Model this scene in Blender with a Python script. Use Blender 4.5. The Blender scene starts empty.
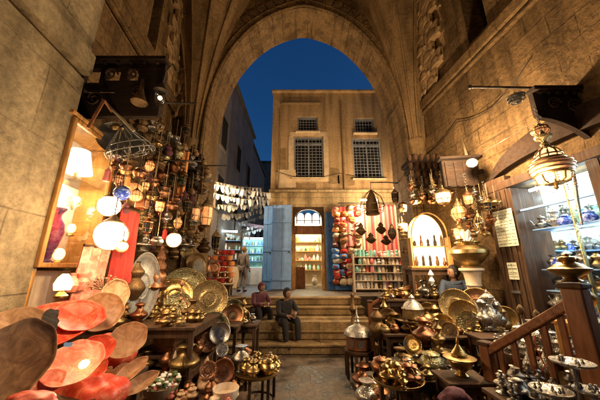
import bpy, math, random
from mathutils import Vector, Matrix, Euler
random.seed(7)
PI = math.pi
R = math.radians
scene = bpy.context.scene
COL = scene.collection

# ------------------------------------------------------------------ camera numbers (photo measured on 600x400)
TH = R(15.0); FL = 260.0; CAM = Vector((0, 0, 1.7))
def ray(px, py):
    u = px-300.0; v = 200.0-py
    return Vector((u, FL*math.cos(TH)-v*math.sin(TH), FL*math.sin(TH)+v*math.cos(TH)))
def at(px, py, Y):
    d = ray(px, py); return CAM+d*(Y/d.y)
def onZ(px, py, z):
    d = ray(px, py); return CAM+d*((z-CAM.z)/d.z)
LA, LB = -2.3, -.12          # hall wall lines x = A + B*Y
RA, RB = 4.08, -.12
def onL(px, py, off=0.0):
    d = ray(px, py); t = (LA+off)/(d.x-LB*d.y); return CAM+d*t
def onR(px, py, off=0.0):
    d = ray(px, py); t = (RA-off)/(d.x-RB*d.y); return CAM+d*t
def mpp(px, py, Y): return Y/ray(px, py).y     # metres per photo pixel

# ------------------------------------------------------------------ mesh builder
class MB:
    def __init__(s): s.v = []; s.f = []
    def add(s, vs, fs, M=None):
        k = len(s.v)
        for v in vs:
            v = Vector(v); s.v.append(M @ v if M is not None else v)
        for f in fs: s.f.append([i+k for i in f])
        return s
    def box(s, c, size, rot=None, M=None):
        x, y, z = size[0]/2, size[1]/2, size[2]/2
        T = Matrix.Translation(Vector(c))
        if rot is not None: T = T @ Euler(rot).to_matrix().to_4x4()
        if M is not None: T = M @ T
        vs = [(-x,-y,-z),(x,-y,-z),(x,y,-z),(-x,y,-z),(-x,-y,z),(x,-y,z),(x,y,z),(-x,y,z)]
        return s.add(vs, [(0,3,2,1),(4,5,6,7),(0,1,5,4),(1,2,6,5),(2,3,7,6),(3,0,4,7)], T)
    def bar(s, p0, p1, w, h=None):
        p0 = Vector(p0); p1 = Vector(p1); d = p1-p0; L = d.length
        q = d.to_track_quat('X', 'Z'); T = Matrix.Translation((p0+p1)/2) @ q.to_matrix().to_4x4()
        return s.box((0,0,0), (L, w, h or w), None, T)
    def cyl(s, p0, p1, r0, r1=None, n=10, cap=True):
        p0 = Vector(p0); p1 = Vector(p1); r1 = r0 if r1 is None else r1
        d = p1-p0
        q = d.to_track_quat('Z', 'Y'); T = Matrix.Translation(p0) @ q.to_matrix().to_4x4(); L = d.length
        vs = []; fs = []
        for i in range(n):
            a = 2*PI*i/n; vs.append((r0*math.cos(a), r0*math.sin(a), 0))
        for i in range(n):
            a = 2*PI*i/n; vs.append((r1*math.cos(a), r1*math.sin(a), L))
        for i in range(n):
            j = (i+1) % n; fs.append((i, j, n+j, n+i))
        if cap: fs += [tuple(range(n-1,-1,-1)), tuple(range(n, 2*n))]
        return s.add(vs, fs, T)
    def tube(s, pts, r, n=8):
        pts = [Vector(p) for p in pts]
        k0 = len(s.v); m = len(pts)
        for i, p in enumerate(pts):
            d = (pts[min(i+1, m-1)]-pts[max(i-1, 0)])
            q = d.to_track_quat('Z', 'Y').to_matrix()
            rr = r[i] if isinstance(r, (list, tuple)) else r
            for j in range(n):
                a = 2*PI*j/n
                s.v.append(p+q @ Vector((rr*math.cos(a), rr*math.sin(a), 0)))
        for i in range(m-1):
            for j in range(n):
                a = k0+i*n+j; b = k0+i*n+(j+1) % n
                s.f.append([a, b, b+n, a+n])
        s.f.append([k0+j for j in range(n-1,-1,-1)]); s.f.append([k0+(m-1)*n+j for j in range(n)])
        return s
    def lathe(s, prof, n=24, M=None, flute=0, fl=0.0):
        vs = []; fs = []; m = len(prof)
        for (r, z) in prof:
            for j in range(n):
                a = 2*PI*j/n; rr = max(r, 1e-4)*(1+fl*math.cos(flute*a) if flute else 1)
                vs.append((rr*math.cos(a), rr*math.sin(a), z))
        for i in range(m-1):
            for j in range(n):
                k = (j+1) % n; fs.append((i*n+j, i*n+k, (i+1)*n+k, (i+1)*n+j))
        fs.append(tuple(range(n-1,-1,-1))); fs.append(tuple((m-1)*n+j for j in range(n)))
        return s.add(vs, fs, M)
    def ball(s, c, r, n=16, sq=(1,1,1), M=None):
        T = Matrix.Translation(Vector(c)) @ Matrix.Diagonal((sq[0], sq[1], sq[2], 1))
        if M is not None: T = M @ T
        m = max(6, n//2)
        return s.lathe([(r*math.sin(PI*i/m), -r*math.cos(PI*i/m)) for i in range(m+1)], n, T)
    def torus(s, c, Rr, r, M=None, n=28, k=8):
        T = Matrix.Translation(Vector(c)); T = M @ T if M is not None else T
        vs = []; fs = []
        for i in range(n):
            a = 2*PI*i/n
            for j in range(k):
                b = 2*PI*j/k; q = Rr+r*math.cos(b)
                vs.append((q*math.cos(a), q*math.sin(a), r*math.sin(b)))
        for i in range(n):
            for j in range(k):
                i2 = (i+1) % n; j2 = (j+1) % k
                fs.append((i*k+j, i2*k+j, i2*k+j2, i*k+j2))
        return s.add(vs, fs, T)
    def prism(s, poly, d, M=None):
        """poly in local x,z; extruded from y=0 to y=d"""
        n = len(poly)
        vs = [(x, 0, z) for x, z in poly]+[(x, d, z) for x, z in poly]
        fs = [tuple(range(n)), tuple(range(2*n-1, n-1, -1))]
        for i in range(n):
            j = (i+1) % n; fs.append((i, n+i, n+j, j))
        return s.add(vs, fs, M)
    def build(s, name, mat, parent=None, sharp=35, bevel=0, loc=None):
        me = bpy.data.meshes.new(name)
        me.from_pydata([tuple(v) for v in s.v], [], s.f); me.update()
        me.validate()
        if mat: me.materials.append(mat)
        for p in me.polygons: p.use_smooth = True
        try: me.set_sharp_from_angle(angle=R(sharp))
        except Exception: pass
        o = bpy.data.objects.new(name, me); COL.objects.link(o)
        if parent is not None: o.parent = parent
        if loc is not None: o.location = loc
        if bevel:
            b = o.modifiers.new('bevel', 'BEVEL'); b.width = bevel; b.segments = 2; b.limit_method = 'ANGLE'; b.angle_limit = R(40)
        return o

def tag(o, label, cat, group=None, kind=None):
    if label: o['label'] = label
    if cat: o['category'] = cat
    if group: o['group'] = group
    if kind: o['kind'] = kind
    return o
def thing(name, label, cat, loc=(0,0,0), rz=0, group=None, rot=None):
    o = bpy.data.objects.new(name, None); o.empty_display_size = .1; COL.objects.link(o)
    o.location = loc; o.rotation_euler = rot if rot is not None else (0,0,rz)
    return tag(o, label, cat, group)
KIDS = {}
def dup(root, loc, rot=None, scale=None, label=None, group=None):
    r = root.copy(); COL.objects.link(r); r.location = loc
    if rot is not None: r.rotation_euler = rot
    if scale is not None: r.scale = (scale,)*3
    if label: r['label'] = label
    if group: r['group'] = group
    for ch in [c for c in COL.objects if c.parent == root]:
        c = ch.copy(); COL.objects.link(c); c.parent = r
        for g in [x for x in COL.objects if x.parent == ch]:
            d = g.copy(); COL.objects.link(d); d.parent = c
    return r

# ------------------------------------------------------------------ materials
def newmat(name):
    m = bpy.data.materials.new(name); m.use_nodes = True
    nt = m.node_tree; b = nt.nodes['Principled BSDF']
    return m, nt, b
def N(nt, t, **kw):
    n = nt.nodes.new(t)
    for k, v in kw.items():
        if k in n.inputs.keys(): n.inputs[k].default_value = v
        else: setattr(n, k, v)
    return n
def ramp(nt, src, stops):
    r = nt.nodes.new('ShaderNodeValToRGB'); e = r.color_ramp.elements
    while len(e) < len(stops): e.new(.5)
    for el, (p, c) in zip(e, stops):
        el.position = p; el.color = (c[0], c[1], c[2], 1) if not isinstance(c, (int, float)) else (c, c, c, 1)
    nt.links.new(src, r.inputs[0]); return r
def basic(name, col, rough=.6, metal=0.0, var=.25, scale=6, bump=.15, bscale=None, rvar=.15, spec=None, coord='Object', trans=0.0):
    m, nt, b = newmat(name)
    tc = N(nt, 'ShaderNodeTexCoord'); no = N(nt, 'ShaderNodeTexNoise', Scale=scale, Detail=6.0, Roughness=.6)
    nt.links.new(tc.outputs[coord], no.inputs['Vector'])
    lo = tuple(c*(1-var) for c in col); hi = tuple(min(1, c*(1+var)) for c in col)
    r = ramp(nt, no.outputs[0], [(.3, lo), (.7, hi)])
    nt.links.new(r.outputs[0], b.inputs['Base Color'])
    b.inputs['Metallic'].default_value = metal
    rr = ramp(nt, no.outputs[0], [(.3, max(0.02, rough-rvar)), (.7, min(1, rough+rvar))])
    nt.links.new(rr.outputs[0], b.inputs['Roughness'])
    if bump:
        n2 = N(nt, 'ShaderNodeTexNoise', Scale=bscale or scale*4, Detail=5.0)
        nt.links.new(tc.outputs[coord], n2.inputs['Vector'])
        bp = N(nt, 'ShaderNodeBump', Strength=bump, Distance=.02)
        nt.links.new(n2.outputs[0], bp.inputs['Height']); nt.links.new(bp.outputs[0], b.inputs['Normal'])
    return m
def stone(name, axes, col, col2, bw=.6, bh=.32, mortar=.012, rough=.85, dirt=.5, bump=.6, wash=.5):
    """coursed masonry laid in the plane given by axes, with worn faces, render patches and dirt"""
    m, nt, b = newmat(name); L = nt.links.new
    tc = N(nt, 'ShaderNodeTexCoord'); sp = N(nt, 'ShaderNodeSeparateXYZ'); L(tc.outputs['Object'], sp.inputs[0])
    cb = N(nt, 'ShaderNodeCombineXYZ'); L(sp.outputs[axes[0]], cb.inputs[0]); L(sp.outputs[axes[1]], cb.inputs[1])
    wob = N(nt, 'ShaderNodeTexNoise', Scale=2.2, Detail=4.0); L(tc.outputs['Object'], wob.inputs['Vector'])
    ad = N(nt, 'ShaderNodeMixRGB', blend_type='ADD'); ad.inputs[0].default_value = .045
    L(cb.outputs[0], ad.inputs[1]); L(wob.outputs['Color'], ad.inputs[2])
    br = N(nt, 'ShaderNodeTexBrick', Scale=1.0); br.inputs['Brick Width'].default_value = bw; br.inputs['Row Height'].default_value = bh
    br.inputs['Mortar Size'].default_value = mortar; br.inputs['Mortar Smooth'].default_value = .4
    br.inputs['Color1'].default_value = (*col, 1); br.inputs['Color2'].default_value = (*col2, 1)
    br.inputs['Mortar'].default_value = tuple(c*.45 for c in col)+(1,)
    L(ad.outputs[0], br.inputs['Vector'])
    big = N(nt, 'ShaderNodeTexNoise', Scale=.9, Detail=8.0, Roughness=.65); L(tc.outputs['Object'], big.inputs['Vector'])
    fine = N(nt, 'ShaderNodeTexNoise', Scale=14.0, Detail=8.0, Roughness=.7); L(tc.outputs['Object'], fine.inputs['Vector'])
    # render patches hide some of the joints
    pr = ramp(nt, big.outputs[0], [(.42, 0), (.58, 1)])
    pm = N(nt, 'ShaderNodeMath', operation='MULTIPLY'); L(pr.outputs[0], pm.inputs[0]); pm.inputs[1].default_value = wash
    mx = N(nt, 'ShaderNodeMixRGB'); L(pm.outputs[0], mx.inputs[0]); L(br.outputs['Color'], mx.inputs[1])
    mx.inputs[2].default_value = tuple((a+c)/2*1.05 for a, c in zip(col, col2))+(1,)
    dr = ramp(nt, fine.outputs[0], [(.25, 1-dirt), (.65, 1.0)])
    mu = N(nt, 'ShaderNodeMixRGB', blend_type='MULTIPLY'); mu.inputs[0].default_value = 1; L(mx.outputs[0], mu.inputs[1]); L(dr.outputs[0], mu.inputs[2])
    # vertical water stains
    mp = N(nt, 'ShaderNodeMapping'); mp.inputs['Scale'].default_value = (3.5, 3.5, .35); L(tc.outputs['Object'], mp.inputs[0])
    st = N(nt, 'ShaderNodeTexNoise', Scale=1.0, Detail=6.0); L(mp.outputs[0], st.inputs['Vector'])
    sr = ramp(nt, st.outputs[0], [(.36, .30), (.56, 1.0)])
    m2 = N(nt, 'ShaderNodeMixRGB', blend_type='MULTIPLY'); m2.inputs[0].default_value = .6; L(mu.outputs[0], m2.inputs[1]); L(sr.outputs[0], m2.inputs[2])
    L(m2.outputs[0], b.inputs['Base Color']); b.inputs['Roughness'].default_value = rough
    b.inputs['Specular IOR Level'].default_value = .2
    h1 = N(nt, 'ShaderNodeMath', operation='MULTIPLY'); L(br.outputs['Fac'], h1.inputs[0])
    iv = N(nt, 'ShaderNodeMath', operation='SUBTRACT'); iv.inputs[0].default_value = 1.05; L(pm.outputs[0], iv.inputs[1])
    L(iv.outputs[0], h1.inputs[1])
    h2 = N(nt, 'ShaderNodeMath', operation='MULTIPLY_ADD'); L(h1.outputs[0], h2.inputs[0]); h2.inputs[1].default_value = -1.0
    fm = N(nt, 'ShaderNodeMath', operation='MULTIPLY'); L(fine.outputs[0], fm.inputs[0]); fm.inputs[1].default_value = 1.4
    L(fm.outputs[0], h2.inputs[2])
    h3 = N(nt, 'ShaderNodeMath', operation='MULTIPLY_ADD'); L(big.outputs[0], h3.inputs[0]); h3.inputs[1].default_value = 2.0; L(h2.outputs[0], h3.inputs[2])
    bp = N(nt, 'ShaderNodeBump', Strength=bump, Distance=.03); L(h3.outputs[0], bp.inputs['Height']); L(bp.outputs[0], b.inputs['Normal'])
    return m
def wood(name, col, rough=.45, axis=2, scale=3.0, var=.45, grime=.3):
    m, nt, b = newmat(name); L = nt.links.new; b.inputs['Specular IOR Level'].default_value = .3
    tc = N(nt, 'ShaderNodeTexCoord'); mp = N(nt, 'ShaderNodeMapping')
    s = [14.0, 14.0, 14.0]; s[axis] = 1.2; mp.inputs['Scale'].default_value = s; L(tc.outputs['Object'], mp.inputs[0])
    no = N(nt, 'ShaderNodeTexNoise', Scale=scale*.6, Detail=7.0, Distortion=1.2); L(mp.outputs[0], no.inputs['Vector'])
    r = ramp(nt, no.outputs[0], [(.3, tuple(c*(1-var) for c in col)), (.5, col), (.72, tuple(min(1, c*(1+var)) for c in col))])
    n2 = N(nt, 'ShaderNodeTexNoise', Scale=5.0, Detail=5.0); L(tc.outputs['Object'], n2.inputs['Vector'])
    g = ramp(nt, n2.outputs[0], [(.35, 1-grime), (.6, 1.0)])
    mu = N(nt, 'ShaderNodeMixRGB', blend_type='MULTIPLY'); mu.inputs[0].default_value = 1; L(r.outputs[0], mu.inputs[1]); L(g.outputs[0], mu.inputs[2])
    L(mu.outputs[0], b.inputs['Base Color'])
    rr = ramp(nt, n2.outputs[0], [(.3, rough-.12), (.7, rough+.2)]); L(rr.outputs[0], b.inputs['Roughness'])
    bp = N(nt, 'ShaderNodeBump', Strength=.3, Distance=.008); L(no.outputs[0], bp.inputs['Height']); L(bp.outputs[0], b.inputs['Normal'])
    return m
def metal(name, col, rough=.25, engrave=0.0, tarnish=.45, escale=55, tcol=None):
    m, nt, b = newmat(name); L = nt.links.new
    tc = N(nt, 'ShaderNodeTexCoord'); no = N(nt, 'ShaderNodeTexNoise', Scale=9.0, Detail=7.0, Roughness=.65); L(tc.outputs['Object'], no.inputs['Vector'])
    tcol = tcol or tuple(c*.35 for c in col)
    r = ramp(nt, no.outputs[0], [(.3, tcol), (.3+.35*tarnish, tuple(c*.8 for c in col)), (.8, col)])
    L(r.outputs[0], b.inputs['Base Color']); b.inputs['Metallic'].default_value = 1
    rr = ramp(nt, no.outputs[0], [(.3, rough+.25), (.7, rough)]); L(rr.outputs[0], b.inputs['Roughness'])
    if engrave:
        vo = N(nt, 'ShaderNodeTexVoronoi', Scale=float(escale), feature='DISTANCE_TO_EDGE'); L(tc.outputs['Object'], vo.inputs['Vector'])
        e = ramp(nt, vo.outputs['Distance'], [(.0, 0), (.12, 1)])
        bp = N(nt, 'ShaderNodeBump', Strength=engrave, Distance=.006); L(e.outputs[0], bp.inputs['Height'])
        mu = N(nt, 'ShaderNodeMixRGB', blend_type='MULTIPLY'); mu.inputs[0].default_value = .6; L(r.outputs[0], mu.inputs[1]); L(e.outputs[0], mu.inputs[2])
        L(mu.outputs[0], b.inputs['Base Color'])
    else:
        n2 = N(nt, 'ShaderNodeTexNoise', Scale=22.0, Detail=2.0); L(tc.outputs['Object'], n2.inputs['Vector'])
        bp = N(nt, 'ShaderNodeBump', Strength=.25, Distance=.006); L(n2.outputs[0], bp.inputs['Height'])
    L(bp.outputs[0], b.inputs['Normal'])
    return m
def emit(name, col, strength, pattern=None, scale=20):
    m, nt, b = newmat(name); L = nt.links.new
    b.inputs['Base Color'].default_value = (*[min(1, c) for c in col], 1); b.inputs['Roughness'].default_value = .4
    b.inputs['Emission Color'].default_value = (*col, 1); b.inputs['Emission Strength'].default_value = strength
    if pattern:
        tc = N(nt, 'ShaderNodeTexCoord'); no = N(nt, 'ShaderNodeTexVoronoi', Scale=float(scale)); L(tc.outputs['Object'], no.inputs['Vector'])
        r = ramp(nt, no.outputs['Distance'], [(.1, col), (.7, pattern)]); L(r.outputs[0], b.inputs['Emission Color'])
    return m
def glass(name, tint=(1,1,1), refl=.12):
    m = bpy.data.materials.new(name); m.use_nodes = True; nt = m.node_tree; nt.nodes.clear(); L = nt.links.new
    o = N(nt, 'ShaderNodeOutputMaterial'); t = N(nt, 'ShaderNodeBsdfTransparent'); g = N(nt, 'ShaderNodeBsdfGlossy', Roughness=.04)
    t.inputs[0].default_value = (*tint, 1); mx = N(nt, 'ShaderNodeMixShader'); fr = N(nt, 'ShaderNodeLayerWeight', Blend=.25)
    ma = N(nt, 'ShaderNodeMath', operation='MULTIPLY_ADD'); L(fr.outputs['Fresnel'], ma.inputs[0]); ma.inputs[1].default_value = .7; ma.inputs[2].default_value = refl*.4
    L(ma.outputs[0], mx.inputs[0]); L(t.outputs[0], mx.inputs[1]); L(g.outputs[0], mx.inputs[2]); L(mx.outputs[0], o.inputs[0])
    return m
def stripes(name, cols, period=.3, axis='X', rough=.9, wob=.0, diag=False):
    m, nt, b = newmat(name); L = nt.links.new
    tc = N(nt, 'ShaderNodeTexCoord'); sp = N(nt, 'ShaderNodeSeparateXYZ'); L(tc.outputs['Object'], sp.inputs[0])
    ma = N(nt, 'ShaderNodeMath', operation='MULTIPLY'); L(sp.outputs[axis], ma.inputs[0]); ma.inputs[1].default_value = 1/period
    fr = N(nt, 'ShaderNodeMath', operation='FRACT'); L(ma.outputs[0], fr.inputs[0])
    r = ramp(nt, fr.outputs[0], [(i/len(cols), c) for i, c in enumerate(cols)]); r.color_ramp.interpolation = 'CONSTANT'
    no = N(nt, 'ShaderNodeTexNoise', Scale=25.0, Detail=4.0); L(tc.outputs['Object'], no.inputs['Vector'])
    g = ramp(nt, no.outputs[0], [(.3, .6), (.7, 1.0)])
    mu = N(nt, 'ShaderNodeMixRGB', blend_type='MULTIPLY'); mu.inputs[0].default_value = 1; L(r.outputs[0], mu.inputs[1]); L(g.outputs[0], mu.inputs[2])
    L(mu.outputs[0], b.inputs['Base Color']); b.inputs['Roughness'].default_value = rough
    bp = N(nt, 'ShaderNodeBump', Strength=.3, Distance=.01); L(no.outputs[0], bp.inputs['Height']); L(bp.outputs[0], b.inputs['Normal'])
    return m
def marbled(name, c1, c2, c3, scale=7, rough=.35, trans=0.0, emi=0.0):
    m, nt, b = newmat(name); L = nt.links.new
    tc = N(nt, 'ShaderNodeTexCoord'); no = N(nt, 'ShaderNodeTexNoise', Scale=float(scale), Detail=10.0, Distortion=.9, Roughness=.72); L(tc.outputs['Object'], no.inputs['Vector'])
    r = ramp(nt, no.outputs[0], [(.32, c1), (.5, c2), (.66, c3)])
    L(r.outputs[0], b.inputs['Base Color']); b.inputs['Roughness'].default_value = rough
    bp = N(nt, 'ShaderNodeBump', Strength=.25, Distance=.01); L(no.outputs[0], bp.inputs['Height']); L(bp.outputs[0], b.inputs['Normal'])
    if trans:
        b.inputs['Subsurface Weight'].default_value = trans; b.inputs['Subsurface Radius'].default_value = (.1,.05,.03)
    return m

OC = (.36, .225, .095); OC2 = (.27, .165, .068)
M = dict(
 wall_x = stone('masonry_side', ('Y','Z'), (.32,.195,.082), (.19,.112,.045), .62, .34, mortar=.012, dirt=.75, wash=.85, bump=.9),
 wall_f = stone('masonry_front', ('X','Z'), (.38,.24,.11), (.25,.155,.066), .55, .32, mortar=.011, dirt=.7, wash=.75, bump=.9),
 pier = stone('masonry_pier', ('Y','Z'), (.50,.39,.225), (.40,.305,.17), 1.5, .75, mortar=.008, dirt=.6, wash=.75, bump=.8),
 vault = stone('vault_stone', ('Z','X'), (.38,.24,.11), (.28,.175,.078), .5, .5, mortar=.006, dirt=.5, wash=.9),
 carved = basic('carved_stone', (.30,.19,.085), .85, var=.45, scale=5, bump=.9, bscale=14),
 facade = stone('ochre_render', ('X','Z'), (.55,.365,.185), (.46,.295,.14), .7, .4, mortar=.001, dirt=.45, wash=1.0, bump=.5),
 facade_low = stone('ashlar_low', ('X','Z'), (.52,.38,.20), (.45,.31,.15), .7, .3, mortar=.01, dirt=.4, wash=.35),
 plaster = basic('pale_plaster', (.54,.40,.24), .9, var=.3, scale=3, bump=.6, bscale=12),
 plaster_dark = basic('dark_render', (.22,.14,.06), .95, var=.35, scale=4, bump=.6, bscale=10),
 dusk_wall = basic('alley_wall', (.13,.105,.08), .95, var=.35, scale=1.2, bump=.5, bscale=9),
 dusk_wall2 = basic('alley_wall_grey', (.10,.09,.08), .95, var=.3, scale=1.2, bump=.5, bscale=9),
 step = stone('step_stone', ('X','Y'), (.40,.27,.13), (.33,.22,.10), .9, .5, mortar=.006, dirt=.55, wash=.8),
 wood = wood('dark_wood', (.075,.038,.018), .68),
 woodr = wood('reddish_wood', (.22,.085,.03), .38),
 woodx = wood('reddish_wood_rail', (.23,.09,.032), .35, axis=0),
 wooddk = wood('blackened_wood', (.028,.015,.008), .9, axis=0),
 oak = wood('golden_wood', (.50,.25,.07), .35),
 blue = wood('blue_paint', (.09,.24,.58), .55, var=.15, grime=.25),
 greyblue = wood('grey_blue_paint', (.20,.34,.62), .6, var=.08, grime=.15),
 brass = metal('brass', (.58,.40,.17), .24, engrave=.2, escale=75, tarnish=.8),
 brasse = metal('engraved_brass', (.58,.43,.21), .30, engrave=.8, tarnish=.7),
 gold = metal('polished_gold_brass', (.78,.54,.21), .16, engrave=.12, escale=60, tarnish=.6),
 green = metal('green_brass', (.48,.43,.23), .27, engrave=.5, escale=38),
 copper = metal('copper', (.54,.25,.13), .27, engrave=.18, escale=75, tarnish=.9),
 coppere = metal('engraved_copper', (.56,.29,.16), .33, engrave=.7, tarnish=.7),
 silver = metal('silver', (.62,.59,.53), .2, engrave=.18, escale=70, tcol=(.16,.14,.12), tarnish=.8),
 silvere = metal('engraved_silver', (.70,.66,.58), .25, engrave=.8, tcol=(.22,.2,.17)),
 iron = metal('black_iron', (.10,.085,.07), .5, tarnish=.6),
 steel = metal('dull_steel', (.34,.34,.32), .4, engrave=.3),
 bronze = metal('dark_bronze', (.26,.165,.08), .42, engrave=.4, escale=60),
 marble = marbled('cream_marble', (.50,.36,.22), (.68,.55,.40), (.75,.66,.54), 6),
 alab = marbled('tan_alabaster', (.34,.17,.075), (.58,.36,.19), (.70,.50,.30), 12, .35, .15),
 redal = marbled('red_hide', (.50,.03,.012), (.68,.075,.035), (.80,.26,.14), 13, .45, .15),
 brownal = marbled('brown_hide', (.07,.032,.012), (.17,.085,.034), (.30,.17,.075), 9, .5),
 pinkal = marbled('pink_hide', (.50,.09,.05), (.68,.22,.14), (.80,.48,.34), 13, .45, .15),
 hide = basic('brown_leather', (.22,.12,.05), .55, var=.35, scale=6, bump=.15, bscale=60),
 sack = basic('sackcloth', (.36,.25,.13), .95, var=.3, scale=9, bump=.9, bscale=60),
 red = basic('red_cloth', (.42,.028,.018), .75, var=.35, scale=6, bump=.4),
 pink = basic('pink_cloth', (.70,.22,.20), .85, var=.2, scale=8),
 bunt = basic('bunting_cloth', (.42,.43,.42), .9, var=.3, scale=8),
 white = basic('white_cloth', (.75,.73,.68), .85, var=.1, scale=8),
 cream = basic('cream_cloth', (.68,.56,.40), .9, var=.15, scale=8),
 orange = basic('orange_cloth', (.70,.26,.07), .85, var=.25, scale=8),
 steelc = basic('pale_grey_coat', (.17,.15,.14), .9, var=.3, scale=8, bump=.8, bscale=14),
 grille = basic('faded_grille_paint', (.24,.25,.27), .8, var=.3, scale=5),
 teal = basic('teal_cloth', (.25,.55,.48), .8, var=.25, scale=9),
 purple = basic('plum_cloth', (.10,.03,.045), .9, var=.3, scale=8, bump=.9, bscale=13),
 navy = basic('slate_blue_wool', (.055,.075,.12), .95, var=.35, scale=10, bump=.7, bscale=30),
 black = basic('black_cloth', (.015,.013,.013), .95, var=.3, scale=8, bump=.9, bscale=13),
 denim = basic('dark_trousers', (.025,.027,.035), .95, var=.2, scale=12),
 skin = basic('skin', (.26,.14,.085), .5, var=.08, scale=10, bump=.05),
 hair = basic('black_hair', (.012,.009,.008), .55, var=.3, scale=30, bump=.6, bscale=80),
 indigo = marbled('indigo_porcelain', (.008,.015,.16), (.04,.08,.40), (.55,.62,.80), 20, .15),
 paper = basic('old_paper', (.62,.62,.46), .8, var=.12, scale=6, bump=.05),
 ink = basic('ink', (.03,.035,.05), .8, var=.1, bump=0),
 plant = basic('green_leaf', (.06,.13,.03), .5, var=.4, scale=9),
 rope = basic('dusty_cord', (.25,.19,.11), .95, var=.2),
 glass = glass('clear_glass'),
 greeng = glass('green_glass', (.35,.6,.45), .5),
 darkgl = basic('dark_window', (.022,.020,.018), .45, var=.2, bump=.05),
 globe = emit('lit_globe', (1.0,.78,.48), 9.0, (.85,.5,.25), 30),
 warm = emit('lit_warm_glass', (1.0,.66,.32), 3.2),
 warmlow = emit('lit_amber_glass', (1.0,.50,.20), .45, (.55,.14,.03), 30),
 lanternlit = emit('lit_cream_glass', (1.0,.66,.34), 1.2, (.9,.45,.2), 18),
 flame = emit('lit_orange_bulb', (1.0,.50,.14), 10.0),
 mosaic = emit('lit_mosaic_glass', (.85,.42,.20), .22, (.25,.07,.03), 60),
 casel = emit('case_lamp_shade', (1.0,.80,.50), 9.0),
 panel = emit('lit_panel', (1.0,.74,.44), 1.3),
 flood = emit('flood_lens', (1.0,.75,.42), 60.0),
 tube = emit('cool_tube', (.72,.95,1.0), 22.0),
 coolw = emit('cool_bulb', (.75,.90,1.0), 12.0),
 shopw = emit('warm_tube', (1.0,.86,.58), 9.0),
 doorw = emit('lit_fanlight', (.75,.85,1.0), 1.7),
)
def floor_mat():
    m, nt, b = newmat('dusty_cobbles'); L = nt.links.new
    tc = N(nt, 'ShaderNodeTexCoord'); wo = N(nt, 'ShaderNodeTexNoise', Scale=3.0, Detail=3.0); L(tc.outputs['Object'], wo.inputs['Vector'])
    ad = N(nt, 'ShaderNodeMixRGB', blend_type='ADD'); ad.inputs[0].default_value = .12; L(tc.outputs['Object'], ad.inputs[1]); L(wo.outputs['Color'], ad.inputs[2])
    v = N(nt, 'ShaderNodeTexVoronoi', Scale=8.5, feature='DISTANCE_TO_EDGE'); L(ad.outputs[0], v.inputs['Vector'])
    v2 = N(nt, 'ShaderNodeTexVoronoi', Scale=8.5); L(ad.outputs[0], v2.inputs['Vector'])
    e = ramp(nt, v.outputs['Distance'], [(.0, 0), (.10, 1)])
    no = N(nt, 'ShaderNodeTexNoise', Scale=2.2, Detail=9.0, Roughness=.7); L(tc.outputs['Object'], no.inputs['Vector'])
    c = ramp(nt, no.outputs[0], [(.38, (.030,.022,.015)), (.48, (.10,.072,.048)), (.62, (.19,.14,.09))])
    sv = N(nt, 'ShaderNodeSeparateColor'); L(v2.outputs['Color'], sv.inputs[0])
    cv = ramp(nt, sv.outputs[0], [(0, .68), (1, 1.0)])
    mu = N(nt, 'ShaderNodeMixRGB', blend_type='MULTIPLY'); mu.inputs[0].default_value = 1; L(c.outputs[0], mu.inputs[1]); L(cv.outputs[0], mu.inputs[2])
    er = ramp(nt, v.outputs['Distance'], [(.0, .86), (.04, 1.0)])
    m2 = N(nt, 'ShaderNodeMixRGB', blend_type='MULTIPLY'); m2.inputs[0].default_value = 1; L(mu.outputs[0], m2.inputs[1]); L(er.outputs[0], m2.inputs[2])
    L(m2.outputs[0], b.inputs['Base Color'])
    rr = ramp(nt, no.outputs[0], [(.35, .38), (.65, .8)]); L(rr.outputs[0], b.inputs['Roughness'])
    f2 = N(nt, 'ShaderNodeTexNoise', Scale=28.0, Detail=6.0); L(tc.outputs['Object'], f2.inputs['Vector'])
    h = N(nt, 'ShaderNodeMath', operation='MULTIPLY_ADD'); L(f2.outputs[0], h.inputs[0]); h.inputs[1].default_value = .7; L(e.outputs[0], h.inputs[2])
    bp = N(nt, 'ShaderNodeBump', Strength=.35, Distance=.015); L(h.outputs[0], bp.inputs['Height']); L(bp.outputs[0], b.inputs['Normal'])
    return m
M['floor'] = floor_mat()
M['darkgl'].node_tree.nodes['Principled BSDF'].inputs['Specular IOR Level'].default_value = 0.0

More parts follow.
